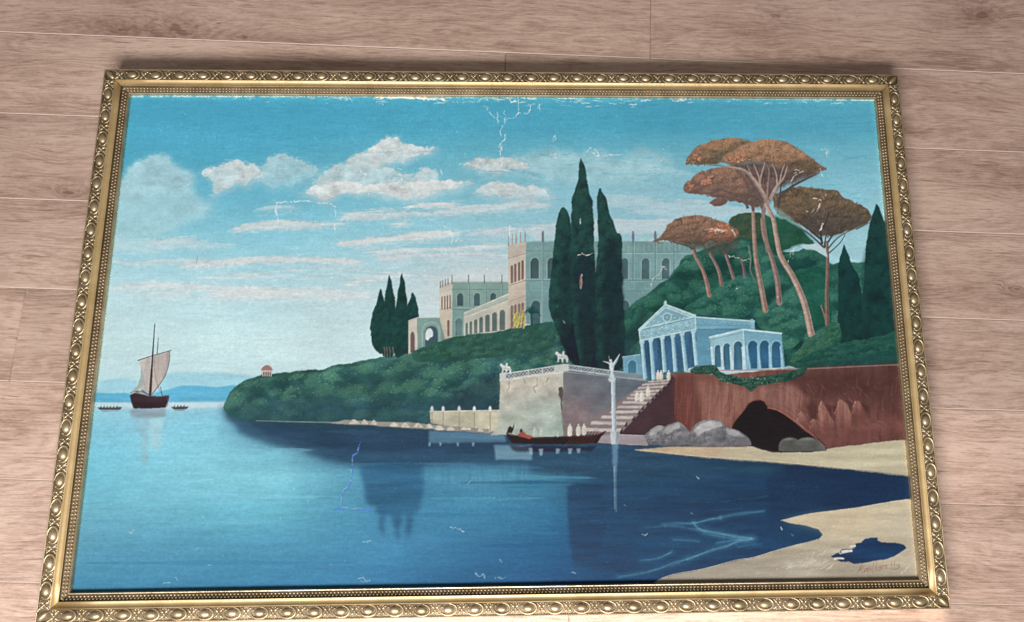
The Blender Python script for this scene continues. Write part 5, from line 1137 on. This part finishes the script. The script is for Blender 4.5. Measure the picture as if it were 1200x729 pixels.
    line(I0, [(155, 113.2), (500, 112.5), (800, 114.2), (1024, 117.5)], 1.6, 1.6, (176, 206, 212), .8, False, .6, .1)
    flake(I0, [(440, 113.5), (475, 114.5), (520, 117)], 2.2, (226, 230, 228), .95, .1)
    for pts in [[(660, 60), (680, 70), (672, 90), (688, 108)], [(640, 130), (690, 128), (680, 110)], [(755, 80), (775, 75)], [(490, 75), (515, 90), (505, 115), (528, 180)], [(880, 330), (905, 345), (922, 380), (918, 430)], [(900, 350), (935, 395), (970, 400)], [(1190, 330), (1185, 400)], [(865, 70), (872, 90)], [(520, 150), (530, 190)], [(440, 85), (448, 100)]]:
        flake(G(1, 1), pts, 1.1, (228, 230, 230), .85, .35)
    g = G(2, 1)
    for pts in [[(310, 468), (330, 460), (350, 470), (382, 452)], [(316, 600), (328, 560), (322, 620)], [(650, 610), (660, 580), (690, 555), (715, 520), (700, 518), (728, 535)], [(905, 350), (940, 345), (985, 352), (1000, 348)], [(1015, 470), (1060, 480), (1085, 490), (1122, 488)], [(1040, 625), (1060, 618)], [(700, 25), (715, 5)], [(625, 68), (690, 64)], [(1030, 350), (1050, 380)], [(320, 300), (325, 320)], [(340, 185), (344, 195)]]:
        flake(g, pts, 1.3, (206, 206, 200), .85, .25)
    P(g, [(316, 620), (318, 570), (326, 550), (330, 600), (324, 630)], (152, 118, 108), .8, .5, .8)
    for pts, w in [([(590, 300), (600, 280), (615, 290)], 1), ([(700, 420), (740, 430), (770, 400)], 1), ([(718, 490), (735, 455), (728, 470)], 1.4), ([(740, 590), (745, 560), (738, 600)], 1.4), ([(620, 560), (680, 600)], .8), ([(740, 160), (775, 165), (770, 195), (760, 140)], 1.2), ([(780, 180), (790, 160)], .8), ([(700, 60), (712, 75)], .8), ([(590, 720), (590, 690), (605, 680)], 1.4), ([(600, 270), (640, 275), (590, 310), (580, 330)], 1.1), ([(120, 590), (150, 600), (200, 590), (230, 600)], 1.5), ([(700, 480), (690, 500), (660, 490)], 1)]:
        flake(Z1, pts, w, (208, 206, 198), .85, .25)
    P(Z2, [(720, 172), (790, 165), (830, 190), (838, 225), (790, 195), (745, 190)], (176, 200, 206), .9, .5, .6)
    P(Z2, [(600, 15), (620, 10), (690, 60), (720, 95), (700, 85), (640, 50)], (140, 178, 176), .5, 1, 1)
    flake(G(3, 1), [(95, 500), (112, 450), (125, 425)], 1.2, (196, 206, 204), .8, .2)
    bl = (86, 128, 212)
    for pts, w in [([(195, 175), (182, 205), (180, 230), (152, 245), (148, 290), (150, 330), (140, 400), (125, 425), (100, 445), (90, 500), (75, 530)], 1.1), ([(55, 536), (120, 533), (180, 538), (250, 536)], 1.2), ([(230, 532), (245, 545)], 1.6)]:
        line(Z7, pts, w * 1.5, w * 1.5, bl, .8, False, .7, .2)
    flake(Z7, [(150, 290), (142, 380), (100, 440), (84, 520)], .7, (190, 214, 236), .6, .3); flake(Z7, [(82, 524), (200, 532), (240, 530)], .7, (176, 206, 236), .6, .3); flake(Z7, [(182, 205), (180, 228), (156, 242), (150, 286)], .7, (200, 214, 236), .6, .2)
    for fr, pts in [(Z7, [(672, 628), (690, 635), (700, 630), (722, 638), (745, 652)]), (Z7, [(765, 398), (782, 378)]), (G(0, 3), [(598, 305), (615, 312), (630, 295)]), (G(0, 3), [(1103, 255), (1112, 268)]), (G(0, 3), [(918, 388), (930, 380)]), (G(0, 3), [(770, 545), (798, 545)]), (G(0, 3), [(824, 520), (830, 532)]), (G(0, 3), [(975, 462), (990, 462)]),
                    (G(1, 3), [(478, 525), (500, 520), (520, 535), (545, 545)]), (G(1, 3), [(490, 535), (520, 540)]), (G(1, 3), [(1030, 500), (1045, 520), (1068, 500), (1070, 525)]), (G(1, 3), [(1120, 520), (1165, 520)]), (G(1, 3), [(1140, 435), (1150, 448)]), (G(1, 3), [(500, 352), (540, 350)]), (G(1, 3), [(505, 375), (507, 400)]), (G(2, 3), [(608, 315), (625, 322), (640, 310)]), (G(2, 3), [(525, 178), (534, 184)]), (G(2, 3), [(838, 216), (848, 222)]), (G(2, 3), [(868, 50), (876, 56)]), (G(2, 3), [(280, 495), (300, 500)]), (G(3, 3), [(60, 283), (66, 295)]), (G(3, 3), [(625, 500), (660, 470)]), (G(2, 2), [(240, 45), (250, 60)]), (G(3, 1), [(245, 60), (260, 110)])]:
        flake(fr, pts, 1.1, (196, 216, 230), .75, .1)
    for k in range(420):
        x = rng.uniform(100, 1060); y = rng.uniform(120, 685)
        i, j = int((y - PY0) * S), int((x - PX0) * S)
        c = np.clip(IMG[i, j] * rng.uniform(1.1, 1.5) + .05, 0, 1)
        dab(x, y, rng.uniform(.4, 1.1), rng.uniform(.3, .8), rng.uniform(0, 3), c, rng.uniform(.3, .8), -.3)
    line(G(0, 1), [(928, 470), (922, 500), (915, 520)], 1, .8, (150, 160, 176), .8); line(G(0, 1), [(905, 512), (925, 520)], 1, .8, (220, 226, 230), .8)
    # signature, red-brown script
    sg = F(990, 645, 13.333); sc = (150, 104, 98)
    for pts in [[(190, 365), (225, 300), (262, 220)], [(262, 225), (225, 310), (200, 330)], [(222, 300), (262, 290), (300, 235)], [(225, 308), (280, 345), (310, 330)], [(325, 280), (305, 325), (335, 330), (345, 270), (350, 330)], [(372, 255), (362, 320), (392, 318), (398, 250), (405, 315)], [(455, 190), (425, 320), (445, 322)], [(500, 180), (470, 320), (505, 310), (505, 265), (480, 270)], [(545, 250), (525, 305), (550, 312), (562, 245), (566, 308)], [(585, 308), (590, 240), (618, 246)], [(660, 225), (635, 250), (655, 280), (628, 296)], [(735, 175), (728, 245)], [(780, 165), (772, 240)], [(812, 225), (816, 235)], [(855, 215), (835, 240), (860, 262), (800, 290), (720, 300)]]:
        line(sg, pts, .8, .65, sc, .62, True, .4)
    # canvas ground showing through fine craquelure, brush grain
    IMG *= 1 + .008 * N_BRUSH[..., None] + .014 * N_FINE[..., None]
    for ch in range(3):
        IMG[..., ch] += .55 * (IMG[..., ch] - blur(IMG[..., ch], 2))
    g_ = blur(rng.normal(0, 1, (PH, PW)).astype(np.float32), 1, 1); IMG *= 1 + .045 * g_[..., None]
    wv = sstep(.15, .9, N_BIG + .5 * N_MED)
    IMG += (.035 * np.maximum(g_, 0) * wv)[..., None] * np.array([.7, .9, 1.], np.float32)
    dk_ = sstep(.36, .16, IMG.mean(-1)); IMG[..., 2] *= 1 - .07 * dk_
    np.clip(IMG, 0.02, .97, out=IMG)
# --- PAINT END
picture()
def hom(src, dst):
    A = []
    for (x, y), (u, v) in zip(src, dst):
        A.append([x, y, 1, 0, 0, 0, -u * x, -u * y, -u]); A.append([0, 0, 0, x, y, 1, -v * x, -v * y, -v])
    return np.linalg.svd(np.array(A, float))[2][-1].reshape(3, 3)
# the tracing was made from a picture taken at a slant: this squares it up on the flat canvas
HM = hom([(-HW, HH), (HW, HH), (HW, -HH), (-HW, -HH)], [(154, 112), (1024, 117), (1075, 678.5), (85, 694)])
NX, NY = 1240, 780
ex = .003
xs = np.linspace(-HW - ex, HW + ex, NX); ys = np.linspace(-HH - ex, HH + ex, NY)
XX, YY = np.meshgrid(xs, ys)
q = np.einsum('ij,jkl->ikl', HM, np.stack([XX, YY, np.ones_like(XX)]))
fx = np.clip((q[0] / q[2] - PX0) * S - .5, 0, PW - 2.001); fy = np.clip((q[1] / q[2] - PY0) * S - .5, 0, PH - 2.001)
ix, iy = fx.astype(int), fy.astype(int); tx, ty = (fx - ix)[..., None], (fy - iy)[..., None]
def samp(a):
    return (a[iy, ix] * (1 - tx) + a[iy, ix + 1] * tx) * (1 - ty) + (a[iy + 1, ix] * (1 - tx) + a[iy + 1, ix + 1] * tx) * ty
rgb = samp(IMG); thk = samp((THK + .12 * N_BRUSH + .08 * N_FINE)[..., None])[..., 0]
lin = np.where(rgb <= .04045, rgb / 12.92, ((rgb + .055) / 1.055) ** 2.4)
# the colours above were judged by eye from the lit picture: take the room's light and the varnish sheen back out
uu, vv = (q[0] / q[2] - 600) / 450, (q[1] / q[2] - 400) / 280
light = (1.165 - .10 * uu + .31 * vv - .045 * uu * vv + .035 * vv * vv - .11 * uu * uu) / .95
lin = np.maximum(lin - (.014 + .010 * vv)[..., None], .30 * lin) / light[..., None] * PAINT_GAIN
slack = .0009 * np.sin(XX * 3.1 + 1.2) * np.sin(YY * 4.3 + .7) + .0004 * np.sin(XX * 9 + YY * 7)
ZZ = CANVAS_Z + slack * .6 + thk * .0005 - .0004
co = np.stack([XX, YY, ZZ], -1).reshape(-1, 3).astype(np.float32)
idx = np.arange(NX * NY).reshape(NY, NX)
quads = np.stack([idx[:-1, :-1], idx[:-1, 1:], idx[1:, 1:], idx[1:, :-1]], -1).reshape(-1, 4)
me = bpy.data.meshes.new('canvas')
me.vertices.add(NX * NY); me.vertices.foreach_set('co', co.ravel())
me.loops.add(quads.size); me.loops.foreach_set('vertex_index', quads.ravel().astype(np.int32))
me.polygons.add(len(quads)); me.polygons.foreach_set('loop_start', np.arange(0, quads.size, 4, dtype=np.int32))
try: me.polygons.foreach_set('loop_total', np.full(len(quads), 4, np.int32))
except Exception: pass
me.polygons.foreach_set('use_smooth', np.ones(len(quads), bool))
me.update(calc_edges=True)
at = me.color_attributes.new('paint', 'FLOAT_COLOR', 'POINT')
rgba = np.ones((NX * NY, 4), np.float32); rgba[:, :3] = lin.reshape(-1, 3); at.data.foreach_set('color', rgba.ravel())
cv = NT('oil_paint'); an = cv.n('ShaderNodeAttribute'); an.attribute_name = 'paint'
cv.put(cv.b.inputs['Base Color'], an.outputs['Color'])
g = cv.n('ShaderNodeNewGeometry'); P_ = g.outputs['Position']
weave = cv.math('ADD', cv.math('SINE', cv.math('MULTIPLY', cv.vmath('DOT_PRODUCT', P_, (1, 0, 0)), 3600.)), cv.math('SINE', cv.math('MULTIPLY', cv.vmath('DOT_PRODUCT', P_, (0, 1, 0)), 3600.)))
spk = cv.noise(P_, 260., 3., .6)
cv.put(cv.b.inputs['Roughness'], cv.math('MULTIPLY_ADD', cv.noise(P_, 9., 4.), .2, CANVAS_ROUGH))
cv.b.inputs['Specular IOR Level'].default_value = .2
cv.bump(cv.math('ADD', cv.math('MULTIPLY', weave, .12), spk), .35, .0005)
me.materials.append(cv.m)
link('canvas', me, root)
